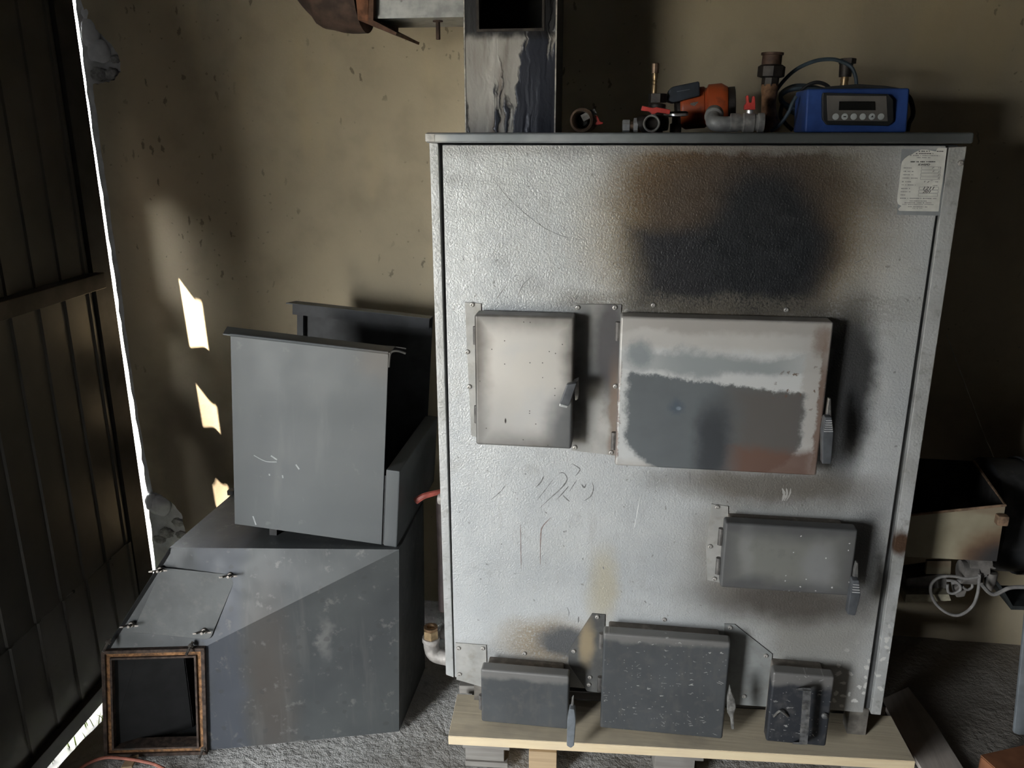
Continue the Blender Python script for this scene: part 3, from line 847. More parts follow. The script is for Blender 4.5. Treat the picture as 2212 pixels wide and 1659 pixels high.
for a in [(780, 246, 1000, 246, 24, M_ink), (1140, 247, 1270, 247, 24, M_ink), (725, 292, 1070, 294, 22, M_ink), (610, 330, 1200, 336, 14), (745, 372, 1020, 374, 14), (620, 456, 1115, 456, 24, M_ink),
          (485, 578, 645, 580, 18), (478, 646, 680, 650, 18), (468, 714, 670, 716, 18), (460, 780, 760, 784, 18), (450, 852, 630, 854, 18), (440, 914, 715, 918, 18), (432, 988, 605, 988, 18), (425, 1052, 615, 1054, 18), (420, 1116, 515, 1118, 18),
          (410, 1182, 1130, 1188, 18), (600, 1236, 940, 1238, 16), (500, 1272, 1030, 1276, 16), (455, 1304, 1080, 1310, 12), (565, 1350, 950, 1356, 14), (655, 1382, 850, 1384, 10), (1165, 578, 1220, 580, 16), (1110, 856, 1170, 856, 14), (1060, 930, 1160, 930, 14)]:
    ink_words(*a)
for v in range(9):
    u0 = 835 - v * 8; v0 = 580 + v * 67; u1 = 1225 - v * 8
    if v in (4, 5): continue
    for (p, q, r, s, h) in ((u0, v0 - 24, u1, v0 - 22, 5), (u0, v0 + 24, u1, v0 + 26, 5)):
        ink_bar(p, q, r, s, h, M_inkg, 'form_rule')
    ink_bar(u0, v0, u0 + 5, v0, 50, M_inkg, 'form_rule'); ink_bar(u1 - 5, v0, u1, v0, 50, M_inkg, 'form_rule')
def text_part(name, body, px, Y, height, mat, parent, shear=0, w=None):
    cu = bpy.data.curves.new(name, 'FONT'); cu.body = body; cu.size = 1; cu.shear = shear; cu.extrude = .02; cu.offset = .012
    to = bpy.data.objects.new(name, cu); COL.objects.link(to)
    dg = bpy.context.evaluated_depsgraph_get()
    me = bpy.data.meshes.new_from_object(to.evaluated_get(dg))
    COL.objects.unlink(to); bpy.data.objects.remove(to)
    xs = [v.co.x for v in me.vertices]; ys = [v.co.y for v in me.vertices]
    k = height / (max(ys) - min(ys)); kx = (w / (max(xs) - min(xs))) if w else k
    o0 = aY(*px, Y) - wl(parent)
    for v in me.vertices:
        x, y, z = v.co
        v.co = (o0.x + (x - min(xs)) * kx, o0.y - z * .01, o0.z + (y - min(ys)) * k)
    me.materials.append(mat)
    o = bpy.data.objects.new(name, me); COL.objects.link(o); o.parent = parent
    return o
text_part('label_lettering', 'KWSPD', LX(768, 535), -.0019, .0042, M_ink, paper, .2, .0225)
text_part('handwritten_number', '1211', LX(865, 1012), -.0019, .0062, M_ink, paper, .3, .0215)
text_part('handwritten_number', '201', LX(848, 1078), -.0019, .0056, M_ink, paper, .3, .0165)
for s in ([(1040, 585), (1085, 558)], [(1055, 655), (1085, 628)], [(1165, 660), (1190, 640)], [(1160, 725), (1185, 705)], [(1160, 790), (1180, 770)], [(885, 862), (905, 832)], [(950, 870), (985, 835)], [(1010, 830), (1055, 822)]):
    (u0, v0), (u1, v1) = s
    poly_part('pen_stroke', [LX(u0, v0), LX(u1, v1), LX(u1 + 10, v1 + 6), LX(u0 + 10, v0 + 6)], -.0019, .0004, M_inkg, paper)

# side fittings of the boiler ---------------------------------------
M_cast = simple('dusty_cast_iron', (.42, .39, .36), .6, .4, .3, 40, .2)
M_brass = simple('dull_brass', (.42, .30, .17), .4, .8, .3, 50)
e0 = aY(931, 1372, .06)
elb = [Vector((e0.x, .06, e0.z - .006)), Vector((e0.x, .06, e0.z - .035)), Vector((e0.x + .008, .06, e0.z - .058)), Vector((e0.x + .034, .06, e0.z - .066)), Vector((.02, .06, e0.z - .066))]
el = build('pipe_elbow', tube(NB(), elb, lambda t: .0205 if .15 < t < .8 else .0235, 16), M_cast, boiler)
bm = lathe(NB(), [(.021, -.008), (.021, .018), (.016, .020), (.012, .020), (.011, .006), (0, .004)], e0, (0, 0, 1), 6)
build('compression_nut', bm, M_brass, el)
bm = lathe(NB(), [(.0185, .018), (.0185, .026), (.011, .026), (.010, .012), (0, .012)], e0, (0, 0, 1), 20)
build('union_ring', bm, simple('bronze_ring', (.36, .23, .13), .4, .8, .2, 60), el)
bm = lathe(NB(), [(.0, 0), (.017, .0), (.020, .010), (.016, .024), (.013, .05), (.013, .07)], aY(954, 1365, .11), (1, 0, 0), 14)
build('drain_plug', bm, M_cast, boiler)
build('riser_pipe', tube(NB(), [(-.028, .14, .30), (-.026, .14, .45), (-.026, .14, .64)], .017, 14), simple('brown_riser', (.06, .045, .042), .6, .3, .3, 20), boiler)
p = aY(944, 1075, .10)
bm = lathe(NB(), [(.016, 0), (.018, .004), (.018, .03), (.014, .034)], (p.x + .004, .10, p.z), (1, 0, 0), 14)
sv = build('side_valve', bm, M_cast, boiler)
bm = NB(); a = aY(899, 1082, .08); b = aY(915, 1072, .08); c_ = aY(936, 1066, .09); d_ = aY(952, 1062, .10)
tube(bm, [a, b, c_, d_], lambda t: .0095 - .003 * t, 8)
build('red_lever', bm, simple('faded_red_vinyl', (.42, .10, .075), .5, 0, .3, 50), sv)

# ------------------------------------------------------------------ flue on the boiler top
FY = .20
fl = aY(1006, 280, FY); fr = aY(1198, 280, FY)
FX0, FX1 = fl.x, fr.x
FD = .21
flue = thing('flue_stack', ((FX0 + FX1) / 2, FY + FD / 2, LIDZ), 'square sheet flue standing on the boiler lid, streaked with black tar', 'flue')
FLc = WL[flue.name]
m = Mat('tarred_zinc', (.4, .4, .4), .45, .3, off=tuple(FLc))
zz = (1, 1, .16)
c = m.mix(m.mr(m.noise(9, 5, stretch=zz), .35, .7), (.46, .44, .40), (.33, .31, .28))
c = m.mix(m.mr(m.noise(26, 5, stretch=zz), .5, .68, 0, .75), c, (.15, .105, .08))
w = m.warp(.035, 22, 5)
xs = m.n('SeparateXYZ'); m.link(w, xs.inputs[0])
streak = m.noise(17, 6, .62, stretch=(1, .2, .13), vec=w)
right = m.mr(xs.outputs[0], FX0 + .05, FX1 - .03, -.10, .20, smooth=False)
low = m.mr(xs.outputs[2], 1.56, 1.80, .06, -.03, smooth=False)
tar = m.mr(m.ma('ADD', m.ma('ADD', streak, right), low), .56, .61)
c = m.mix(tar, c, (.038, .042, .058))
topm = m.mr(xs.outputs[2], 1.765, 1.785)
c = m.mix(topm, c, (.018, .018, .02))
m.color(c)
m.rough(m.mr(tar, 0, 1, .55, .30)); m.bump(m.ma('ADD', tar, m.ma('MULTIPLY', streak, 2)), .6, .004)
M_flue = m.m
T = .003
hz = aY(1100, 62, FY).z
hx0, hx1 = aY(1035, 30, FY).x, aY(1171, 30, FY).x
ZT = 2.30
bm = NB()
box(bm, FX0, FX1, FY, FY + T, LIDZ, hz)                    # front, below the hatch
box(bm, FX0, hx0, FY, FY + T, hz, ZT); box(bm, hx1, FX1, FY, FY + T, hz, ZT)
box(bm, hx0, hx1, FY, FY + T, hz + .26, ZT)
build('front_sheet', bm, M_flue, flue, smooth=0)
build('side_sheet', box(NB(), FX0, FX0 + T, FY + T, FY + FD, LIDZ, ZT), M_flue, flue)
build('side_sheet', box(NB(), FX1 - T, FX1, FY + T, FY + FD, LIDZ, ZT), M_flue, flue)
build('back_sheet', box(NB(), FX0 + T, FX1 - T, FY + FD - T, FY + FD, LIDZ, ZT), M_black, flue)
bm = NB()
for (a, b, c2, d) in ((hx0 - .006, hx0, hz - .006, hz + .266), (hx1, hx1 + .006, hz - .006, hz + .266), (hx0, hx1, hz - .006, hz), (hx0, hx1, hz + .26, hz + .266)):
    box(bm, a, b, FY - .003, FY + .03, c2, d)
build('hatch_rim', bm, simple('burnt_steel', (.05, .042, .036), .7, .3, .4, 40), flue, label='burnt rim of the open cleaning hatch')
for x in (FX0 - .001, FX1 - .001):
    build('corner_seam', box(NB(), x, x + .003, FY - .002, FY + .006, LIDZ, ZT), simple('seam_zinc', (.42, .40, .36), .5, .4, .4, 60) if x < .1 else bpy.data.materials['seam_zinc'], flue)
# horizontal galvanised duct and rusty elbow
DY0, DY1 = FY + .01, FY + .18
dx0 = aY(808, 40, DY0).x; dzb = aY(900, 39, DY0).z
side = thing('galvanised_duct', (dx0 + .1, DY0, dzb), 'galvanised box duct running left from the flue into a rusty elbow', 'duct')
m = Mat('galvanised', (.45, .46, .45), .45, .45)
c = m.mix(m.mr(m.noise(30, 5), .35, .7), (.45, .455, .44), (.30, .305, .30))
c = m.mix(m.ma('MULTIPLY', m.spots(60, .2, keep=.1, vec=m.warp(.02, 40)), .6), c, (.15, .14, .13))
m.color(c)
bm = NB()
t = .003
box(bm, dx0, FX0 - .002, DY0, DY0 + t, dzb, dzb + .20); box(bm, dx0, FX0 - .002, DY1, DY1 + t, dzb, dzb + .20)
box(bm, dx0, FX0 - .002, DY0 + t, DY1, dzb, dzb + t); box(bm, dx0, FX0 - .002, DY0 + t, DY1, dzb + .197, dzb + .20)
box(bm, dx0, FX0 - .002, DY0 - .004, DY0, dzb, dzb + .006)
build('duct_box', bm, m.m, side)
M_rust = simple('flaking_rust', (.13, .07, .045), .8, .3, .45, 30, .5, (.28, .20, .15), .5)
M_rust2 = simple('brown_soot_rust', (.085, .055, .042), .75, .3, .45, 22, .4)
bm = NB(); prism(bm, [aY(800, -60, DY0 - .02), aY(808, -60, DY0 - .02), aY(806, 44, DY0 - .02), aY(857, 70, DY0 - .02), aY(855, 76, DY0 - .02), aY(795, 52, DY0 - .02)], (0, .22, 0))
fg = build('flange', bm, M_rust, side)
bm = NB(); prism(bm, [aY(762, -60, DY0), aY(798, -60, DY0), aY(796, 46, DY0), aY(772, 44, DY0)], (0, .17, 0), .004)
build('flange_collar', bm, simple('orange_rust', (.22, .10, .055), .85, .2, .4, 40, .4), side)
# elbow: a fat pipe coming out of the flange and turning upwards
ec = aY(735, 0, DY0 + .08)
z0 = dzb + .070
bm = tube(NB(), [(aY(790, 30, DY0 + .08).x, DY0 + .08, z0), (aY(745, 30, DY0 + .08).x, DY0 + .08, z0 + .003), (aY(712, 20, DY0 + .08).x, DY0 + .08, z0 + .035), (aY(690, 10, DY0 + .08).x, DY0 + .08, z0 + .09), (aY(680, 0, DY0 + .08).x, DY0 + .08, z0 + .20), (aY(678, 0, DY0 + .08).x, DY0 + .08, z0 + .36)],
          lambda t: .092 + (.006 if .22 < t < .30 else 0), 28)
build('elbow_pipe', bm, M_rust2, side)
pb = aY(946, 53, DY0 + .05)
bm = lathe(NB(), [(.012, -.002), (.012, .003), (.0052, .003), (.0052, .04), (.0045, .042)], (pb.x, DY0 + .05, dzb), (0, 0, -1), 10)
build('hanging_bolt', bm, M_rust2, side)

# ------------------------------------------------------------------ transition duct on the floor
A0 = aZ(232, 1627, .006); A1 = aZ(447, 1621, .006)
A1t = aY(441, 1398, A1.y + .018); A0t = aY(226, 1404, A0.y + .018)
B0 = aZ(862, 1580, .004); B1 = aY(862, 1187, B0.y - .002)
TZ = B1.z
C1 = aZ(366, 1183, TZ); C0 = Vector((C1.x - .01, C1.y + .01, .004))
K1 = aZ(503, 1066, TZ); K0 = Vector((K1.x, K1.y, .004))
G1 = Vector((-.112, K1.y + .02, TZ)); G0 = Vector((-.125, K1.y + .02, .004))
trans = thing('transition_duct', (-.45, .05, 0), 'dark sheet steel transition duct lying on the floor, square flanged mouth forward', 'duct')
TL = WL[trans.name]
def trans_mat():
    m = Mat('slate_steel', (.11, .11, .11), .5, .1, off=tuple(TL))
    c = m.mix(m.mr(m.noise(5, 5), .35, .7), (.070, .075, .075), (.052, .056, .058))
    w = m.warp(.08, 7)
    # heat-blued and rusty band behind the flange on the cheek
    c = m.mix(m.ma('MULTIPLY', m.rect((-.555, 0, .15), (.05, 0, .5), .5, w), .8), c, (.060, .066, .082))
    c = m.mix(m.ma('MULTIPLY', m.ell((-.44, 0, .17), (.055, 0, .26), .7, w), .45), c, (.085, .063, .046))
    c = m.mix(m.ma('MULTIPLY', m.ell((-.30, 0, .32), (.016, 0, .05), .7, m.warp2(.08, 16, .03, 60)), .5), c, (.20, .195, .185))
    c = m.mix(m.ma('MULTIPLY', m.mr(m.noise(30, 6, .7), .58, .72, 0, .6), 1), c, (.17, .165, .155))
    c = m.mix(m.mr(m.noise(24, 6, .7, stretch=(1, 1, .10)), .54, .74, 0, .4), c, (.115, .112, .105))
    # round water marks
    c = m.mix(m.ma('MULTIPLY', m.spots(30, .24, keep=.22, vec=m.warp(.02, 30)), .45), c, (.05, .05, .05))
    m.color(c); m.rough(m.mr(m.noise(11, 4), .3, .7, .45, .6))
    return m.m
M_trans = trans_mat()
def shell(name, pts, parent, mat, t=.0025):
    pts = [Vector(p) for p in pts]
    nrm = (pts[1] - pts[0]).cross(pts[2] - pts[0]).normalized()
    ctr = Vector((-.45, .0, .25))
    if nrm.dot(ctr - pts[0]) < 0: nrm = -nrm
    return build(name, prism(NB(), pts, nrm * t), mat, parent, smooth=20)
shell('cheek_sheet', [A1, B0, B1, A1t], trans, M_trans)
# sloped top as a grid bent between the flange edge and the crease
shell('sloped_top', [A0t, A1t, C1], trans, M_trans)
shell('sloped_top', [A1t, B1, C1], trans, M_trans)
shell('flat_top', [C1, B1, G1, K1], trans, M_trans)
shell('left_cheek', [A0, A0t, C1], trans, M_trans); shell('left_cheek', [A0, C1, C0], trans, M_trans)
shell('left_side', [C0, C1, K1, K0], trans, M_trans)
shell('right_side', [B0, B1, G1, G0], trans, M_trans)
shell('back_sheet', [K0, K1, G1, G0], trans, M_trans)
shell('bottom_sheet', [A0, A1, B0, G0, K0, C0], trans, M_trans)
# black sheets added inside: the duct's inner shade put into the colour
def lining(pts):
    pts = [Vector(p) for p in pts]; cc = Vector((-.42, .06, .24))
    nrm = (pts[1] - pts[0]).cross(pts[2] - pts[0]).normalized()
    if nrm.dot(cc - pts[0]) < 0: nrm = -nrm
    build('shade_lining', prism(NB(), [p + nrm * .0035 for p in pts], nrm * .001), M_black, trans, smooth=20)
for q_ in ([A1, B0, B1, A1t], [A0, A0t, C1], [A0, C1, C0], [C0, C1, K1, K0], [B0, B1, G1, G0], [K0, K1, G1, G0], [A0t, A1t, C1], [A1t, B1, C1]):
    lining(q_)
# flanged mouth
M_flange = simple('rusty_flange', (.075, .052, .040), .8, .3, .5, 70, .5, (.05, .045, .04), .7)
M_gasket = simple('orange_gasket', (.26, .13, .055), .9, 0, .5, 90, .6, (.07, .055, .045), .7)
def ring(q, inner, outer, d0, d1, mat, name):
    """rectangular frame round the mouth quad q (BL, BR, TR, TL): offsets inner/outer, depth d0..d1 towards the camera"""
    ctr = sum((Vector(p) for p in q), Vector()) / 4
    n = (q[1] - q[0]).cross(q[3] - q[0]).normalized()
    if n.y > 0: n = -n
    ex = (q[1] - q[0]).normalized(); ez = (q[3] - q[0]).normalized()
    sg = [(-1, -1), (1, -1), (1, 1), (-1, 1)]
    f = lambda o: [Vector(p) + ex * (o * s[0]) + ez * (o * s[1]) for p, s in zip(q, sg)]
    I, O = f(inner), f(outer)
    bm = NB()
    for i in range(4):
        j = (i + 1) % 4
        hexa(bm, [I[i] + n * d0, O[i] + n * d0, O[j] + n * d0, I[j] + n * d0], [I[i] + n * d1, O[i] + n * d1, O[j] + n * d1, I[j] + n * d1])
    return build(name, bm, mat, trans, smooth=20)
Q = [A0, A1, A1t, A0t]
ring(Q, -.005, .004, -.03, .012, M_flange, 'mouth_lip')
ring(Q, -.017, -.005, -.004, .006, M_gasket, 'rope_gasket')
ring(Q, -.022, -.017, -.03, .012, M_flange, 'inner_lip')
# flange bolts
M_bolt = simple('bolt_steel', (.20, .18, .16), .5, .7, .4, 60)
for px, py, dv in ((222, 1408, (-.10, -1, -.55)), (402, 1415, (-.10, -1, -.55)), (430, 1640, (.0, -1, -.35))):
    p = aY(px, py, A1.y - .022) if px > 300 else aY(px, py, A0.y - .02)
    if py > 1600: p = aZ(430, 1638, .012)
    d = Vector(dv).normalized()
    bm = lathe(NB(), [(.0035, -.002), (.0035, .034)], p - d * .034, d, 8)
    lathe(bm, [(.007, 0), (.007, .006)], p - d * .028, d, 6)
    build('flange_bolt', bm, M_bolt, trans)
# access cover with four wing nuts
def onslope(px, py, lift=0.0):
    n = (A1t - A0t).cross(C1 - A0t).normalized()
    if n.z < 0: n = -n
    d = _ray(px, py); tt = (A0t - CAM).dot(n) / d.dot(n)
    return CAM + d * tt + n * lift, n
cov = [onslope(x, y, .004)[0] for x, y in ((352, 1224), (514, 1241), (459, 1372), (455, 1377), (445, 1379), (288, 1364))]
_, sn = onslope(400, 1300)
cv = build('access_cover', prism(NB(), cov, sn * .004, .001), dusty('cover_grey', (.082, .086, .085), (.13, .125, .115), off=tuple(TL), amt=.4), trans)
for px, py in ((350, 1228), (500, 1240), (288, 1346), (444, 1360)):
    p, n = onslope(px, py, .008)
    bm = lathe(NB(), [(.0035, -.004), (.0035, .024)], p, n, 8)
    lathe(bm, [(.008, 0), (.006, .007)], p, n, 10)
    u = Vector((1, .4, 0)); u = (u - n * u.dot(n)).normalized()
    for s in (-1, 1):
        a = p + n * .004 + u * s * .005; b = p + n * .020 + u * s * .020
        k = n.cross(u) * .0018
        hexa(bm, [a - k - u * s * .003, a + k - u * s * .003, a + k + u * s * .004, a - k + u * s * .004], [b - k - u * s * .006, b + k - u * s * .006, b + k + u * s * .003, b - k + u * s * .003])
    build('wing_nut', bm, M_bolt, cv)
# hinge-like tab at the rear corner of the flat top
build('corner_tab', box(NB(), K1.x - .012, K1.x + .006, K1.y - .01, K1.y + .01, TZ - .002, TZ + .012), M_steel_dark, trans)

# ------------------------------------------------------------------ open sheet hopper on top of it
roll = R(4.6)
HO = Vector((-.545, .0, .594))
hop = thing('sheet_hopper', HO, 'open grey sheet metal hopper with tall front and back walls, tilted on the duct', 'hopper', rot=(0, roll, 0))
m = Mat('grey_zinc_sheet', (.25, .26, .26), .5, .1)
c = m.mix(m.mr(m.noise(3.5, 5), .3, .7), (.105, .113, .115), (.090, .097, .100))
c = m.mix(m.ma('MULTIPLY', m.mr(m.noise(18, 6, .7), .62, .74, 0, .5), 1), c, (.16, .165, .16))
c = m.mix(m.mr(m.noise(14, 6, .7, stretch=(1, 1, .15)), .55, .75, 0, .35), c, (.155, .158, .155))
c = m.mix(m.ma('MULTIPLY', m.ell((.38, 0, .49), (.06, 0, .05), .8, m.warp(.04, 12)), .6), c, (.14, .12, .10))
m.color(c); m.rough(m.mr(m.noise(8, 4), .3, .7, .45, .55))
M_hop = m.m
M_hopin = simple('hopper_inside_shade', (.045, .046, .048), .6, .3, .3, 12)  # darker copy of the sheet: inside shade painted into the colour
W, D, Hh = .392, .41, .506
def loc(name, bm, mat, parent=hop):
    return build(name, bm, mat, parent, local=True)
fw_ = loc('front_wall', box(NB(), 0, W, 0, .0025, 0, Hh, .0008), M_hop)
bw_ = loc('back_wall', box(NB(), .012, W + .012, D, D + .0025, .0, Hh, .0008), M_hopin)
# rolled top flanges
bm = prism(NB(), [(-.018, -.001, Hh - .002), (W + .004, -.001, Hh - .002), (W + .004, .040, Hh + .004), (W + .03, .046, Hh + .001), (-.03, .046, Hh + .004)], (0, 0, .003))
loc('top_flange', bm, M_hop, fw_)
bm = tube(NB(), [(0, 0.001, Hh), (W, 0.001, Hh)], .004, 8, smooth=False)
loc('rolled_edge', bm, M_hop, fw_)
bm = prism(NB(), [(-.012, D - .042, Hh + .002), (W + .012, D - .042, Hh + .002), (W + .012, D + .004, Hh), (-.0, D + .004, Hh)], (0, 0, .003))
loc('top_flange', bm, M_hop, bw_)
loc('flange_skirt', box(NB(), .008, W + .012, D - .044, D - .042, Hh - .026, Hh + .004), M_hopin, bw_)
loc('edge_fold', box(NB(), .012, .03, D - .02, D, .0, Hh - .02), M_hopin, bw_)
# hooked end of the front flange
bm = tube(NB(), [(W + .002, .002, Hh - .035), (W + .003, .003, Hh - .006), (W + .008, .006, Hh + .003), (W + .02, .012, Hh + .004), (W + .036, .02, Hh - .002)], .0025, 8)
loc('flange_hook', bm, M_hop, fw_)
# low side walls, folded and hollow-edged
sw_ = loc('low_side_wall', box(NB(), W + .004, W + .040, .0, D + .01, -.003, .208, .004), M_hop)
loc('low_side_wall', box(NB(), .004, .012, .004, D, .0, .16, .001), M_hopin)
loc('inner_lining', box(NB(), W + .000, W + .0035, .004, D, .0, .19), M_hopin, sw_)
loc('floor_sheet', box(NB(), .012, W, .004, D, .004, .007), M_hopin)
# feet wedging it on the tilted duct
bz = aY(595, 1152, .012)
loc('packing_foot', box(NB(), .085, .105, .02, .05, -.0305, .004), M_steel_dark)
loc('packing_foot', box(NB(), .085, .105, .20, .23, -.0305, .004), M_steel_dark)

# ------------------------------------------------------------------ pallet
def wood_mat(name, base, dark, dirt, stretch=(.06, 1, 1), off=(0, 0, 0)):
    m = Mat(name, base, .75, off=off)
    g = m.noise(60, 5, .6, stretch=stretch, dist=.4)
    c = m.mix(m.mr(g, .35, .7), base, dark)
    c = m.mix(m.mr(m.noise(5, 6, .65), .48, .75, 0, .7), c, dirt)
    m.color(c); m.bump(g, .3, .002)
    return m
PT = .105
pa, pb_, pc, pd = aZ(968, 1590, PT), aZ(1978, 1645, PT), aZ(1925, 1548, PT), aZ(985, 1500, PT)
pal = thing('wooden_pallet', (.6, .2, 0), 'low wooden pallet with fresh cream front board under the boiler', 'pallet')
PLo = WL[pal.name]
mw = wood_mat('fresh_pine', (.90, .74, .48), (.80, .62, .38), (.74, .60, .42), off=tuple(PLo))
# trampled soot on the upper face: its own smudges near the doors
M_pine = mw.m
mt_ = wood_mat('sooted_pine', (.86, .74, .54), (.76, .64, .46), (.50, .43, .34), off=tuple(PLo))
M_pineD = mt_.m
M_oldwood = wood_mat('weathered_wood', (.30, .28, .25), (.22, .20, .18), (.12, .11, .10)).m
M_tan = wood_mat('tan_block', (.55, .40, .24), (.45, .32, .19), (.30, .23, .15)).m
bt = .026
ux = (pb_ - pa).normalized(); uy = Vector((-ux.y, ux.x, 0))
def pbrd(name, u0, u1, v0, v1, z0, z1, mat, bev=.002):
    o_ = Vector((pa.x, pa.y, 0))
    q = [o_ + ux * u + uy * v + Vector((0, 0, z0)) for u, v in ((u0, v0), (u1, v0), (u1, v1), (u0, v1))]
    return build(name, prism(NB(), q, (0, 0, z1 - z0), bev), mat, pal)
Lb = (pb_ - pa).length
fb = pbrd('deck_board', 0, Lb, 0, .165, PT - bt, PT - .0006, M_pine)
pbrd('worn_face', .001, Lb - .001, .0015, .164, PT - .0010, PT, M_pineD, 0)
bpy.data.objects['worn_face'].parent = fb
for k in range(3):
    pbrd('deck_board', .0, Lb, .20 + k * .165, .33 + k * .165, PT - bt, PT, M_oldwood)
for u0, mt in ((.035, M_oldwood), (Lb / 2 - .05, M_oldwood), (Lb - .14, M_oldwood)):
    pbrd('stringer_board', u0, u0 + .12, .012, .66, PT - bt - .019, PT - bt, mt)
for u0 in (.04, Lb / 2 - .05, Lb - .14):
    for v0 in (.02, .30, .56):
        pbrd('block', u0, u0 + .10, v0, v0 + .095, .018, PT - bt - .019, M_oldwood)
    pbrd('bottom_board', u0, u0 + .11, .015, .66, .002, .018, M_oldwood)
pbrd('block', .205, .275, -.008, .08, .004, PT - bt, M_tan)
# loose plank on the floor beside it
bm = prism(NB(), [aZ(1903, 1510, .016), aZ(1962, 1483, .016), aZ(2020, 1560, .016), aZ(2082, 1659, .016), Vector((1.37, -.35, .016)), Vector((1.20, -.35, .016)), aZ(1990, 1659, .016)], (0, 0, -.014), .002)
pk = build('floor_plank', bm, wood_mat('muddy_plank', (.68, .60, .53), (.58, .51, .45), (.45, .40, .36), (1, .06, 1)).m)
tag(pk, 'muddy brown plank lying on the floor right of the pallet', 'plank')

# ------------------------------------------------------------------ right hand side: feed box, drum, actuator
M_cream = Mat('scorched_cream', (.42, .37, .26), .6, .2)
m = M_cream; w = m.warp(.05, 14)
c = m.mix(m.mr(m.noise(12, 5), .35, .7), (.40, .355, .25), (.33, .29, .20))
c = m.mix(m.ma('MULTIPLY', m.ell((.135, 0, -.075), (.10, 0, .075), .4, w), .9), c, (.20, .10, .05))
c = m.mix(m.ma('MULTIPLY', m.ell((.16, 0, -.09), (.10, 0, .07), .4, w), .95), c, (.045, .047, .05))
c = m.mix(m.ma('MULTIPLY', m.rect((.02, 0, .06), (.2, 0, .012), .7, w), .5), c, (.22, .14, .09))
m.color(c)
RB = Vector((1.25, .16, .63))
fb_ = thing('feed_box', RB, 'open topped cream steel feed box with rusty rim beside the boiler', 'box')
bx0, bx1 = 1.105, aY(2172, 1092, .15).x
zr = aY(2172, 1092, .15).z; zl = aY(1985, 1112, .15).z - .012; zb = aY(2080, 1208, .15).z
by1 = .44
bm = prism(NB(), [(bx0, .15, zb - .004), (bx1 + .004, .15, zb), (bx1, .15, zr), (bx0, .15, zl)], (0, .003, 0)); build('front_wall', bm, M_cream.m, fb_)
M_boxin = simple('sooty_box_steel', (.035, .032, .03), .6, .3, .5, 20)
bm = prism(NB(), [(bx1 - .003, .153, zb), (bx1 + .035, by1, zb), (bx1 + .035, by1, zr), (bx1 - .003, .153, zr)], (.003, 0, 0)); build('side_wall', bm, M_boxin, fb_)
bm = prism(NB(), [(bx0, by1, zb), (bx1 + .035, by1, zb), (bx1 + .035, by1, zr), (bx0, by1, zr)], (0, .003, 0)); build('back_wall', bm, M_boxin, fb_)
bm = box(NB(), bx0, bx1, .153, by1, zb, zb + .003); build('floor_sheet', bm, M_black, fb_)
M_rim = simple('rusty_rim', (.26, .17, .11), .7, .3, .4, 60)
bm = tube(NB(), [(bx0, .1515, zl), (bx1, .1515, zr), (bx1 + .036, by1, zr)], .0035, 8, smooth=False); build('rolled_rim', bm, M_rim, fb_)
p = aY(2163, 1118, .145)
bm = box(NB(), p.x - .014, p.x + .012, .128, .15, p.z - .016, p.z + .010, .004); build('hinge_lug', bm, M_rim, fb_)
# feed screw housing plate below with an actuator and cables
M_gz = simple('dusty_grey_metal', (.20, .185, .17), .65, .4, .35, 30)
M_cable = simple('dusty_grey_cable', (.22, .21, .20), .6, 0, .25, 50)
act = thing('actuator_bracket', (1.24, .2, .45), 'dusty actuator bracket with looped grey cables under the feed box', 'actuator')
bm = NB(); prism(bm, pix_poly([(2003, 1212), (2055, 1212), (2053, 1240), (2000, 1240)], .20), (0, .01, 0)); build('back_plate', bm, M_cream.m, act)
bm = NB(); prism(bm, pix_poly([(1957, 1284), (2050, 1284), (2055, 1298), (1955, 1302)], .17), (0, .10, 0), .001); build('support_plate', bm, simple('ochre_plate', (.36, .33, .24), .6, .2, .3, 30), act)
bm = NB(); prism(bm, pix_poly([(1958, 1250), (2045, 1238), (2048, 1284), (1958, 1284)], .20), (0, .07, 0), .004); build('gear_body', bm, M_gz, act)
p = aY(2074, 1235, .18); bm = lathe(NB(), [(.012, 0), (.030, 0), (.030, .035), (.012, .035)], p, (1, 0, 0), 20); build('pulley', bm, M_gz, act)
bm = NB(); prism(bm, pix_poly([(2096, 1206), (2144, 1208), (2146, 1224), (2153, 1228), (2150, 1231), (2140, 1228), (2140, 1240), (2125, 1245), (2123, 1262), (2095, 1240)], .16), (0, .05, 0), .002); build('motor_cap', bm, M_gz, act)
bm = NB(); prism(bm, pix_poly([(2075, 1262), (2090, 1275), (2085, 1290), (2066, 1292), (2062, 1270)], .18), (0, .03, 0), .004); build('limit_switch', bm, M_gz, act)
p = aY(2140, 1250, .18); bm = lathe(NB(), [(.0, 0), (.014, .002), (.014, .03), (.009, .05), (0, .052)], (p.x, p.y, p.z + .02), (0, 0, -1), 12); build('gland', bm, M_gz, act)
def cable(px, Y, r, name='cable', parent=None, mat=None):
    pts = [aY(x, y, Y if not callable(Y) else Y(i)) for i, (x, y) in enumerate(px)]
    return build(name, tube(NB(), pts, r, 8), mat or M_cable, parent)
cable([(2116, 1240), (2112, 1280), (2100, 1310), (2075, 1328), (2050, 1326), (2025, 1308), (2012, 1285), (2012, 1262), (2030, 1247), (2060, 1245), (2090, 1250), (2118, 1245)], .15, .0038, parent=act)
cable([(2047, 1262), (2048, 1278), (2060, 1282), (2074, 1274), (2072, 1262), (2060, 1255), (2045, 1254)], .165, .0035, parent=act)
cable([(2080, 1268), (2090, 1274), (2100, 1268), (2099, 1259)], .165, .0032, parent=act)
cable([(2055, 1258), (2085, 1254), (2115, 1246), (2130, 1240)], .17, .006, parent=act)
cable([(2120, 1262), (2145, 1284), (2180, 1270), (2212, 1268), (2225, 1268)], .14, .005, parent=act)
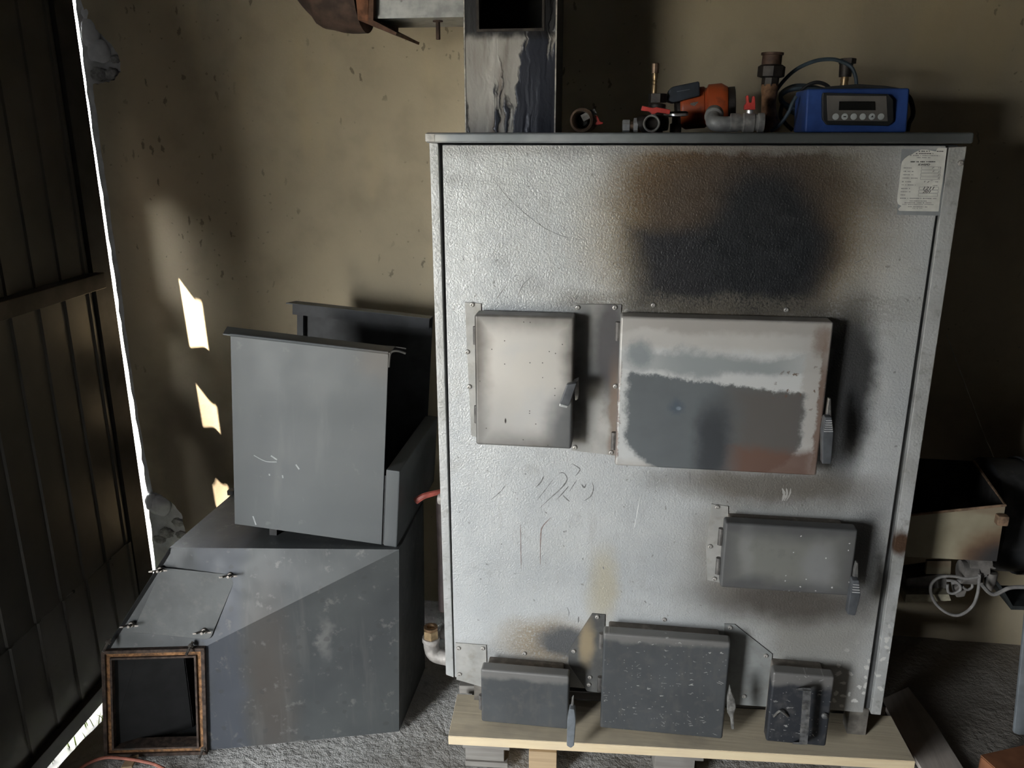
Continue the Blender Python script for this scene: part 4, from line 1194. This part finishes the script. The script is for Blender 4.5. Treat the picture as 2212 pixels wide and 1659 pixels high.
# dark drum of the next machine
m = Mat('black_drum', (.03, .03, .032), .55, .3)
c = m.mix(m.mr(m.noise(9, 6, .65), .45, .7), (.05, .051, .054), (.12, .12, .125))
c = m.mix(m.mr(m.noise(30, 6, .7), .6, .72, 0, .7), c, (.10, .09, .085)); m.color(c)
dr = thing('feeder_drum', (1.66, .36, .60), 'dark sooty steel drum at the right edge behind the feed box', 'drum')
dcx = bx1 + .055
build('drum_body', lathe(NB(), [(.0, 0), (.14, .0), (.155, .012), (.155, .55), (0, .55)], (dcx, .42, .555), (1, 0, 0), 40), m.m, dr)
build('drum_collar', lathe(NB(), [(.157, .10), (.162, .10), (.162, .125), (.157, .125)], (dcx, .42, .555), (1, 0, 0), 40, close=True), m.m, dr)
build('end_cover', lathe(NB(), [(0, -.004), (.06, -.004), (.06, .002), (0, .002)], (dcx, .42, .555), (1, 0, 0), 30), M_gz, dr)
# tray and galvanised sheet at the far right
bm = prism(NB(), pix_poly([(2163, 1266), (2188, 1309), (2290, 1312), (2290, 1320), (2184, 1317), (2158, 1270)], .15), (0, .10, 0))
tr = build('drip_tray', bm, simple('dark_tray', (.05, .055, .055), .4, .4, .3, 30), dr, label='dark bent metal tray under the drum')
build('tray_bracket', box(NB(), 1.70, 1.73, .24, .30, .38, .45), M_gz, dr)
for lx in (1.80, 1.93):
    build('stand_leg', box(NB(), lx, lx + .035, .33, .365, .002, .42, .002), M_steel_dark, dr)
    build('stand_leg', box(NB(), lx, lx + .035, .50, .535, .002, .42, .002), M_steel_dark, dr)
gz = build('galvanised_sheet', prism(NB(), [aY(2190, 1584, .20), aY(2216, 1320, .20), aY(2300, 1300, .20), aY(2300, 1590, .20), aY(2200, 1588, .20)], (0, .012, 0), .003), simple('pale_galvanised', (.42, .46, .49), .4, .5, .15, 20))
tag(gz, 'pale galvanised sheet standing at the right edge of the picture', 'sheet')
ob = thing('orange_carton', (1.45, .0, 0), 'low orange brown carton on the floor at the bottom right corner', 'carton')
M_carton = simple('orange_card', (.32, .13, .06), .8, 0, .25, 12)
q = [aZ(2118, 1634, .085), aZ(2215, 1612, .085)]
dirx = (q[1] - q[0]).normalized(); diry = Vector((dirx.y, -dirx.x, 0))
c4 = [q[0], q[0] + dirx * .28, q[0] + dirx * .28 + diry * .20, q[0] + diry * .20]
for i in range(4):
    a, b = c4[i], c4[(i + 1) % 4]; nn = Vector((-(b - a).y, (b - a).x, 0)).normalized() * -.004
    build('carton_wall', prism(NB(), [Vector((a.x, a.y, .002)), Vector((b.x, b.y, .002)), Vector((b.x, b.y, .085)), Vector((a.x, a.y, .085))], nn), M_carton, ob)
build('carton_base', prism(NB(), [Vector((v.x, v.y, .001)) for v in c4], (0, 0, .004)), M_carton, ob)
build('carton_flap', prism(NB(), [Vector((v.x, v.y, .0865)) for v in (c4[0], c4[1], c4[1] + diry * .12, c4[0] + diry * .12)], (0, 0, .003)), M_carton, ob)
# red cable in front of the duct mouth
rc = build('red_cable', tube(NB(), [aZ(150, 1680, .012), aZ(185, 1652, .015), aZ(225, 1637, .02), aZ(265, 1638, .02), aZ(310, 1645, .018), aZ(345, 1656, .012), aZ(400, 1690, .008)], .0042, 8), simple('faded_red_cable', (.45, .16, .11), .55, 0, .25, 40))
tag(rc, 'faded red cable curling over the floor before the duct mouth', 'cable')
bm = prism(NB(), [aZ(275, 1640, .004), aZ(300, 1634, .012), aZ(285, 1659, .004), aZ(262, 1662, .012)], (0, 0, .006))
wc = build('wood_chip', bm, M_tan); tag(wc, 'tan wood offcut under the left corner of the duct mouth', 'offcut')

# ------------------------------------------------------------------ things standing on the boiler lid
LZ = LIDZ + .0005
M_iron = simple('black_malleable_iron', (.035, .030, .027), .55, .5, .4, 40, .2, (.10, .06, .04), .5)
M_nick = simple('nickel_valve', (.42, .41, .39), .42, .35, .3, 50, 0, (.16, .13, .10), .5)
M_bronze = simple('bronze_fitting', (.36, .25, .18), .42, .8, .3, 50, 0, (.10, .08, .06), .5)
M_red = simple('red_handle', (.55, .055, .045), .45, 0, .25, 40)
M_rustpipe = simple('rusty_brown_pipe', (.24, .13, .07), .75, .3, .6, 45, .4, (.42, .33, .24), .5)
def lz(x, y, Y):
    return aY(x, y, Y)
# 1 ball valve seen end-on
Y_ = .12
p = aY(1256, 263, Y_)
bv = thing('ball_valve', (p.x, Y_, LZ), 'bronze valve lying end on with stubby red lever, next to the flue', 'valve')
r = .0262
build('valve_body', lathe(NB(), [(.0195, 0), (.0215, -.003), (r, 0), (r, .035), (r * .9, .04), (r * .95, .075), (r * .8, .08), (.019, .08), (.018, .01)], (p.x, Y_, LZ + r), (.12, 1, 0), 28, close=True), M_bronze, bv)
build('ball', lathe(NB(), [(.0, 0), (.012, .002), (.018, .012), (.018, .02), (0, .022)], (p.x, Y_ + .035, LZ + r), (.12, 1, 0), 18), M_black, bv)
q = aY(1275, 247, Y_ + .02)
build('valve_stem', lathe(NB(), [(.009, -.02), (.009, .006), (.0065, .008), (.0065, .014)], q, (.8, 0, .45), 6), M_nick, bv)
build('red_lever', prism(NB(), pix_poly([(1283, 248), (1291, 250), (1296, 262), (1303, 264), (1302, 268), (1286, 271), (1284, 266), (1289, 262)], Y_ + .01), (0, .016, 0), .002), M_red, bv)
# 2 mixing valve with red butterfly handle
Y_ = .10
p = aY(1407, 271, Y_)
mv = thing('tee_valve', (p.x, Y_, LZ), 'nickel tee valve with red butterfly handle and open round mouth', 'valve')
r = .0185
build('valve_mouth', lathe(NB(), [(.0145, 0), (.0165, -.002), (r, 0), (r, .04), (.014, .04), (.0135, .01)], (p.x, Y_ - .02, LZ + r), (0, 1, 0), 28, close=True), M_nick, mv)
build('valve_ball', lathe(NB(), [(0, 0), (.009, .003), (.0135, .012), (0, .014)], (p.x, Y_, LZ + r), (0, 1, 0), 18), M_bronze, mv)
build('valve_body', tube(NB(), [(p.x - .026, Y_ + .012, LZ + .016), (p.x - .015, Y_ + .012, LZ + .018), (p.x + .035, Y_ + .022, LZ + .02)], lambda t: .0155 + .003 * math.sin(3 * t), 18), M_iron, mv)
q = aY(1354, 273, Y_)
build('union_nut', lathe(NB(), [(.010, 0), (.0135, .001), (.0135, .016), (.010, .017)], (q.x - .010, Y_ + .012, LZ + .0137), (1, 0, 0), 6), M_chrome, mv)
build('union_nut', lathe(NB(), [(.010, 0), (.0155, .001), (.0155, .010), (.010, .011)], (q.x + .014, Y_ + .012, LZ + .0155), (1, 0, 0), 6), M_chrome, mv)
build('tail_pipe', lathe(NB(), [(.009, 0), (.009, .05)], (q.x - .008, Y_ + .012, LZ + .0145), (1, 0, 0), 14), M_bronze, mv)
build('butterfly_handle', prism(NB(), pix_poly([(1387, 228), (1410, 233), (1418, 231), (1449, 237), (1446, 247), (1420, 243), (1414, 247), (1408, 247), (1402, 241), (1384, 239)], Y_ - .012), (0, .014, 0), .002), M_red, mv)
q = aY(1411, 247, Y_ - .004)
build('valve_stem', lathe(NB(), [(.007, 0), (.0045, .004), (.0045, .016)], (q.x, q.y, LZ + .034), (0, 0, 1), 8), M_chrome, mv)
# 3 tall drill-like brass fitting on a black hex nut
Y_ = .24
p = aY(1411, 250, Y_)
sf = thing('brass_spindle', (p.x, Y_, LZ), 'thin brass spindle rising from a black hexagon nut on the lid', 'fitting')
def zat(y, x=1411, Y=.24): return aY(x, y, Y).z
build('base_nipple', lathe(NB(), [(.016, 0), (.016, zat(238) - LZ), (.020, zat(236) - LZ), (.020, zat(226) - LZ), (.014, zat(224) - LZ)], (p.x + .008, Y_, LZ), (0, 0, 1), 18), M_iron, sf)
build('hexagon_nut', lathe(NB(), [(.0215, 0), (.0215, zat(203) - zat(222)), (.016, zat(202) - zat(222))], (p.x + .008, Y_, zat(222)), (0, 0, 1), 6), M_iron, sf)
za, zb_ = zat(204), zat(138)
build('spindle', lathe(NB(), [(.0055, 0), (.0055, (zb_ - za) * .30), (.0042, (zb_ - za) * .33), (.0058, (zb_ - za) * .42), (.0045, (zb_ - za) * .46), (.0062, (zb_ - za) * .56), (.0062, (zb_ - za) * .70), (.0052, (zb_ - za) * .74)], (p.x, Y_, za), (0, 0, 1), 14), M_brass, sf)
build('spindle_cap', lathe(NB(), [(.0085, 0), (.0085, .020), (.007, .022)], (p.x, Y_, zb_ - .020), (0, 0, 1), 10), M_bronze, sf)
# 4 flat black thermometer dial lying level
Y_ = .16
p = aY(1461, 246, Y_)
kn = thing('dial_gauge', (p.x, Y_, LZ), 'round dial with bright rim on a short black stem before the orange pump', 'gauge')
build('dial', lathe(NB(), [(0, 0), (.022, .0), (.026, .003), (.026, .009), (.022, .011), (0, .011)], (p.x, Y_, p.z - .006), (-.04, 0, 1), 26), M_iron, kn)
build('bright_rim', lathe(NB(), [(.0262, .001), (.0272, .001), (.0272, .006), (.0262, .006)], (p.x, Y_, p.z - .006), (-.04, 0, 1), 26, close=True), M_chrome, kn)
build('stem', lathe(NB(), [(.013, 0), (.013, .018), (.009, .02), (.009, p.z - .006 - LZ)], (p.x, Y_, LZ), (0, 0, 1), 14), M_iron, kn)
# 5 circulation pump
Y_ = .30
p = aY(1500, 245, Y_)
pu = thing('circulation_pump', (p.x, Y_, LZ), 'orange circulation pump with blue black terminal box, lying on the lid', 'pump')
M_or = Mat('orange_enamel', (.55, .10, .03), .38)
c = M_or.mix(M_or.mr(M_or.noise(30, 5), .55, .72, 0, .6), (.60, .115, .035), (.22, .06, .03)); M_or.color(c)
axis = Vector((1, -.10, .08)).normalized()
rr = .051
cp = Vector((aY(1468, 245, Y_).x, Y_, LZ + rr + .002))
build('motor_housing', lathe(NB(), [(.025, 0), (.042, .004), (.047, .012), (.047, .058), (.044, .060), (.044, .064), (rr, .068), (rr, .098), (.042, .112), (.030, .116)], cp, axis, 32), M_or.m, pu)
build('rear_cap', lathe(NB(), [(0, -.012), (.025, -.012), (.036, -.004), (.036, .004)], cp, axis, 24), M_iron, pu)
build('flange_port', lathe(NB(), [(.026, .110), (.041, .114), (.041, .128), (.030, .130), (.026, .118)], cp, axis, 28, close=True), M_iron, pu)
bm = prism(NB(), pix_poly([(1446, 192), (1453, 187), (1511, 175), (1513, 207), (1455, 222), (1440, 217)], Y_ - .055), (0, .085, 0), .004)
tb = build('terminal_box', bm, simple('blue_black_plastic', (.035, .045, .06), .45, 0, .25, 30), pu)
build('lid_seam', prism(NB(), pix_poly([(1462, 197), (1490, 192), (1490, 194), (1462, 199)], Y_ - .0558), (0, .001, 0)), simple('seam_grey', (.12, .14, .16), .5), tb)
build('rating_mark', prism(NB(), pix_poly([(1491, 223), (1508, 219), (1507, 226), (1500, 229), (1492, 227)], Y_ - .0500), (0, .006, 0)), simple('worn_foil', (.38, .34, .30), .5, .4, .4, 90), pu)
# 6 grey ball valve with elbow and small red wing
Y_ = .13
p = aY(1600, 268, Y_)
gv_ = thing('elbow_valve', (p.x, Y_, LZ), 'dusty grey ball valve with cast elbow and upright red wing handle', 'valve')
r = .0205
xa, xb = aY(1576, 268, Y_).x, aY(1650, 268, Y_).x
Lg = xb - xa
build('valve_body', lathe(NB(), [(.012, 0), (r * .96, .001), (r * .96, Lg * .24), (r * .86, Lg * .30), (r * .86, Lg * .36), (r, Lg * .40), (r, Lg * .70), (r * .85, Lg * .74), (r * .85, Lg * .80), (r, Lg * .83), (r, Lg * .99), (.014, Lg), (.012, Lg * .85)], (xa, Y_, LZ + r), (1, 0, 0), 24, close=True), M_nick, gv_)
ea = [Vector((xa + .004, Y_, LZ + .0175)), Vector((xa - .02, Y_, LZ + .0175)), Vector((xa - .034, Y_ + .004, LZ + .021)), Vector((xa - .034, Y_ + .022, LZ + .030)), Vector((xa - .030, Y_ + .045, LZ + .040))]
build('cast_elbow', tube(NB(), ea, lambda t: .0165 if t < .8 else .0205, 18), simple('galvanised_elbow', (.36, .36, .35), .5, .25, .25, 40), gv_)
q = aY(1620, 236, Y_)
build('valve_stem', lathe(NB(), [(.0075, 0), (.0075, .008), (.005, .009), (.005, .016)], (q.x, Y_, LZ + 2 * r - .003), (0, 0, 1), 10), M_chrome, gv_)
build('red_wing', prism(NB(), pix_poly([(1608, 237), (1608, 228), (1613, 222), (1612, 207), (1617, 205), (1619, 221), (1624, 221), (1626, 207), (1631, 208), (1632, 226), (1632, 237)], Y_ - .008), (0, .016, 0), .0015), M_red, gv_)
# 7 rusty bent pipe with a black union on top
Y_ = .22
p = aY(1660, 280, Y_)
rp = thing('rusty_pipe', (p.x, Y_, LZ), 'rusty bent pipe stub topped with black iron union, left of the blue controller', 'pipe')
def Q_(x, y): return aY(x, y, Y_)
build('pipe_bend', tube(NB(), [(Q_(1668, 283).x, Y_, LZ + .001), Q_(1662, 255), Q_(1660, 225), Q_(1662, 200), Q_(1663, 182)], lambda t: .0175 + .0015 * math.sin(9 * t), 18), M_rustpipe, rp)
a = Q_(1663, 183)
build('union_nut', lathe(NB(), [(.019, 0), (.019, .018), (.030, .021), (.030, .042), (.024, .046)], (a.x, Y_, a.z - .004), (.02, 0, 1), 8), M_iron, rp)
b = Q_(1665, 152)
h = Q_(1665, 114).z - b.z
build('socket', lathe(NB(), [(.0215, 0), (.0215, h * .85), (.0245, h * .87), (.0245, h), (.020, h), (.019, h * .4), (0, h * .4)], (b.x, Y_, b.z), (.02, 0, 1), 20), simple('dark_rust_socket', (.075, .045, .032), .65, .4, .5, 40), rp)
# 8 blue controller
Y_ = .10
x0, x1 = aY(1742, 240, Y_).x, aY(1965, 240, Y_).x
zt = aY(1850, 190, Y_).z
ct = thing('boiler_controller', ((x0 + x1) / 2, Y_, LZ), 'blue boiler controller with grey display panel and six round buttons', 'controller')
M_blue = simple('blue_plastic', (.035, .085, .30), .45, 0, .2, 20, 0, (.08, .09, .12), .5)
bm = prism(NB(), [(x0, Y_, LZ), (x1, Y_, LZ), (x1, Y_ + .016, zt), (x0, Y_ + .016, zt)], (0, .13, 0), .005, 3)
build('housing', bm, M_blue, ct)
bm = NB()
pts = [(x0 + .006, zt - .002), (x0 + .05, zt + .005), ((x0 + x1) / 2, zt + .009), (x1 - .05, zt + .005), (x1 - .006, zt - .002), (x1 - .006, zt - .01), (x0 + .006, zt - .01)]
prism(bm, [(x, Y_ + .020, z) for x, z in pts], (0, .12, 0), .002); build('rear_cover', bm, simple('black_plastic', (.016, .017, .018), .5, 0, .2, 20), ct)
M_blk = bpy.data.materials['black_plastic']
def tilt(px, Yo): return [aY(x, y, Y_ - Yo) for x, y in px]
bez = build('bezel', prism(NB(), tilt([(1778, 200), (1918, 203), (1930, 215), (1931, 262), (1920, 272), (1786, 270), (1777, 258), (1776, 212)], .004), (0, .012, 0), .002), M_blk, ct)
M_face = simple('grey_face', (.125, .115, .105), .5, 0, .15, 20)
build('face_plate', prism(NB(), tilt([(1786, 206), (1915, 207), (1918, 262), (1788, 261)], .0055), (0, .004, 0), .001), M_face, ct)
build('display', prism(NB(), tilt([(1813, 219), (1890, 219), (1891, 238), (1812, 238)], .0068), (0, .003, 0)), simple('dead_display', (.012, .012, .011), .2, 0, .1, 20), ct)
M_btn = simple('pale_button', (.50, .53, .52), .45, 0, .1, 20)
for i in range(6):
    p = aY(1805 + i * 19.6, 252, Y_ - .0060)
    b = build('button', lathe(NB(), [(.0066, -.002), (.0066, .0008), (.0055, .0014), (0, .0014)], p, (0, -1, 0), 20), M_btn, ct)
    if i in (1, 4):
        dx, dz = .0028, .0012
        poly = [(-dx, -dz), (dx, -dz), (dx, dz), (-dx, dz)] if i == 1 else [(-dx, -.0014), (dx, -.0014), (0.001, .003)]
        build('button_mark', prism(NB(), [(p.x + a_, p.y - .0016, p.z + b_) for a_, b_ in poly], (0, .0006, 0)), M_ink, b)
# 9 dark brass stud behind the controller
Y_ = .27
p = aY(1823, 186, Y_)
st = thing('sensor_stud', (p.x, Y_, LZ), 'dark hexagon capped brass stud standing behind the blue controller', 'fitting')
zz0 = aY(1823, 166, Y_).z; zz1 = aY(1823, 138, Y_).z; zz2 = aY(1823, 127, Y_).z
build('threaded_shank', lathe(NB(), [(.009, 0), (.009, .05)] + [(.008 + .0012 * (k % 2), .05 + k * (zz0 - LZ - .05) / 12) for k in range(13)], (p.x, Y_, LZ), (0, 0, 1), 14), M_brass, st)
build('collar', lathe(NB(), [(.0135, 0), (.0150, zz1 - zz0)], (p.x, Y_, zz0), (0, 0, 1), 14), M_iron, st)
build('hexagon_cap', lathe(NB(), [(.0185, 0), (.0185, zz2 - zz1), (.015, zz2 - zz1 + .001)], (p.x + .002, Y_, zz1), (0, 0, 1), 6), M_iron, st)
# 10 cables
M_bc = simple('blue_grey_cable', (.05, .075, .095), .55, 0, .25, 40)
M_kc = simple('black_cable', (.014, .015, .017), .55, 0, .2, 40)
cb = thing('cable_bundle', (.79, .24, LZ), 'coiled dark blue cables between the rusty pipe and the controller', 'cable')
rnd = random.Random(3)
for k in range(6):
    o_ = rnd.uniform(-5, 5)
    cable([(1745, 240 + k * 3), (1715 + o_, 232 + k * 2), (1690, 222 + o_), (1688, 206 - k), (1712, 194 + o_ * .6 - k), (1745, 193 - k + o_ * .5), (1790, 196)], lambda i, k=k: .262 + .006 * k, .0045, parent=cb, mat=M_bc)
cable([(1665, 284), (1685, 268), (1702, 245), (1712, 222), (1720, 208)], .17, .004, parent=cb, mat=M_bc)
cable([(1690, 225), (1686, 250), (1698, 268), (1712, 281)], .262, .0045, parent=cb, mat=M_kc)
c1 = cable([(1668, 210), (1690, 178), (1720, 150), (1760, 132), (1795, 128), (1818, 133), (1838, 144), (1848, 165), (1850, 190), (1850, 215)], .255, .0042, 'arched_cable', None, M_bc)
tag(c1, 'dark blue cable arching from the rusty pipe over to the stud', 'cable')
c2 = cable([(1730, 196), (1745, 184), (1765, 178), (1785, 184), (1800, 200)], .26, .0042, 'short_cable_loop', None, M_kc)
tag(c2, 'short black cable loop behind the controller top left corner', 'cable')
c3 = cable([(1950, 200), (1965, 212), (1972, 235), (1971, 252), (1964, 266), (1960, 284)], .20, .005, 'side_cable', None, M_kc)
tag(c3, 'black cable curling down the right side of the controller', 'cable')

# ------------------------------------------------------------------ sun-lit slit: hinge plates and outside litter
M_grass = simple('grass_blade', (.30, .40, .08), .7, 0, .5, 30)
bm = NB()
rnd = random.Random(11)
for k in range(420):
    x = rnd.uniform(-1.35, -.985); y = rnd.uniform(-.45, .75)
    h = rnd.uniform(.015, .06); a = rnd.uniform(0, 6.28); l = rnd.uniform(.2, .9) * h
    b0 = Vector((x, y, -.105)); t_ = Vector((math.cos(a), math.sin(a), 0)); s_ = Vector((-t_.y, t_.x, 0)) * .002
    v = [bm.verts.new(b0 - s_), bm.verts.new(b0 + s_), bm.verts.new(b0 + t_ * l * .5 + Vector((0, 0, h * .7)) + s_ * .7), bm.verts.new(b0 + t_ * l * .5 + Vector((0, 0, h * .7)) - s_ * .7), bm.verts.new(b0 + t_ * l + Vector((0, 0, h)))]
    bm.faces.new((v[0], v[1], v[2], v[3])); bm.faces.new((v[3], v[2], v[4]))
g = build('grass', bm, M_grass, None, smooth=0)
tag(g, 'sparse yellow green grass outside below the gate', 'grass', kind='stuff')
M_stone = simple('pale_rubble', (.45, .43, .40), .95, 0, .3, 40, .6)
SL = ['largest pale stone against the wall foot beside the gate', 'pale stone right of the largest one at the wall foot', 'pale stone nearest the gate post', 'pale flat stone at the edge of the floor slab', 'small pale stone between two others below the broken plaster', 'smallest pale stone nearest the duct']
for i, (x, y, r) in enumerate([(-1.12, .62, .035), (-1.06, .60, .028), (-1.17, .55, .024), (-1.03, .55, .030), (-1.09, .54, .022), (-1.00, .50, .02)]):
    o = lump('rubble_stone', (x, y, -.09 + r * .55 if x < -.98 else r * .5), r, None, M_stone, i * 5.1, (1.1, 1, .75), 2, .4)
    tag(o, SL[i], 'stone', 'rubble at the foot of the wall')

wr = build('hanging_wire', tube(NB(), [aY(2044, 722, .52), aY(2092, 850, .52), aY(2122, 930, .52), aY(2146, 992, .52)], lambda t: .0012 if t < .78 else .0035, 6), simple('pale_wire', (.50, .47, .38), .6, 0, .2, 40))
tag(wr, 'thin pale wire hanging down the dark wall right of the boiler', 'wire')
hs = simple('hopper_scratch', (.34, .35, .35), .5, 0, .2, 60)
for path, r_ in (([(.055, .20), (.085, .188), (.115, .190)], .0012), ([(.10, .205), (.116, .196)], .0022), ([(.165, .190), (.174, .178)], .0022), ([(.095, .155), (.096, .150)], .002), ([(.13, .156), (.131, .148)], .0018), ([(.05, .03), (.058, .006)], .002)):
    b_ = NB(); tube(b_, [(x, -.0004, z) for x, z in path], r_, 6)
    for v in b_.verts: v.co.y = -.0004 + (v.co.y + .0004) * .15
    build('scratch', b_, hs, fw_, local=True)
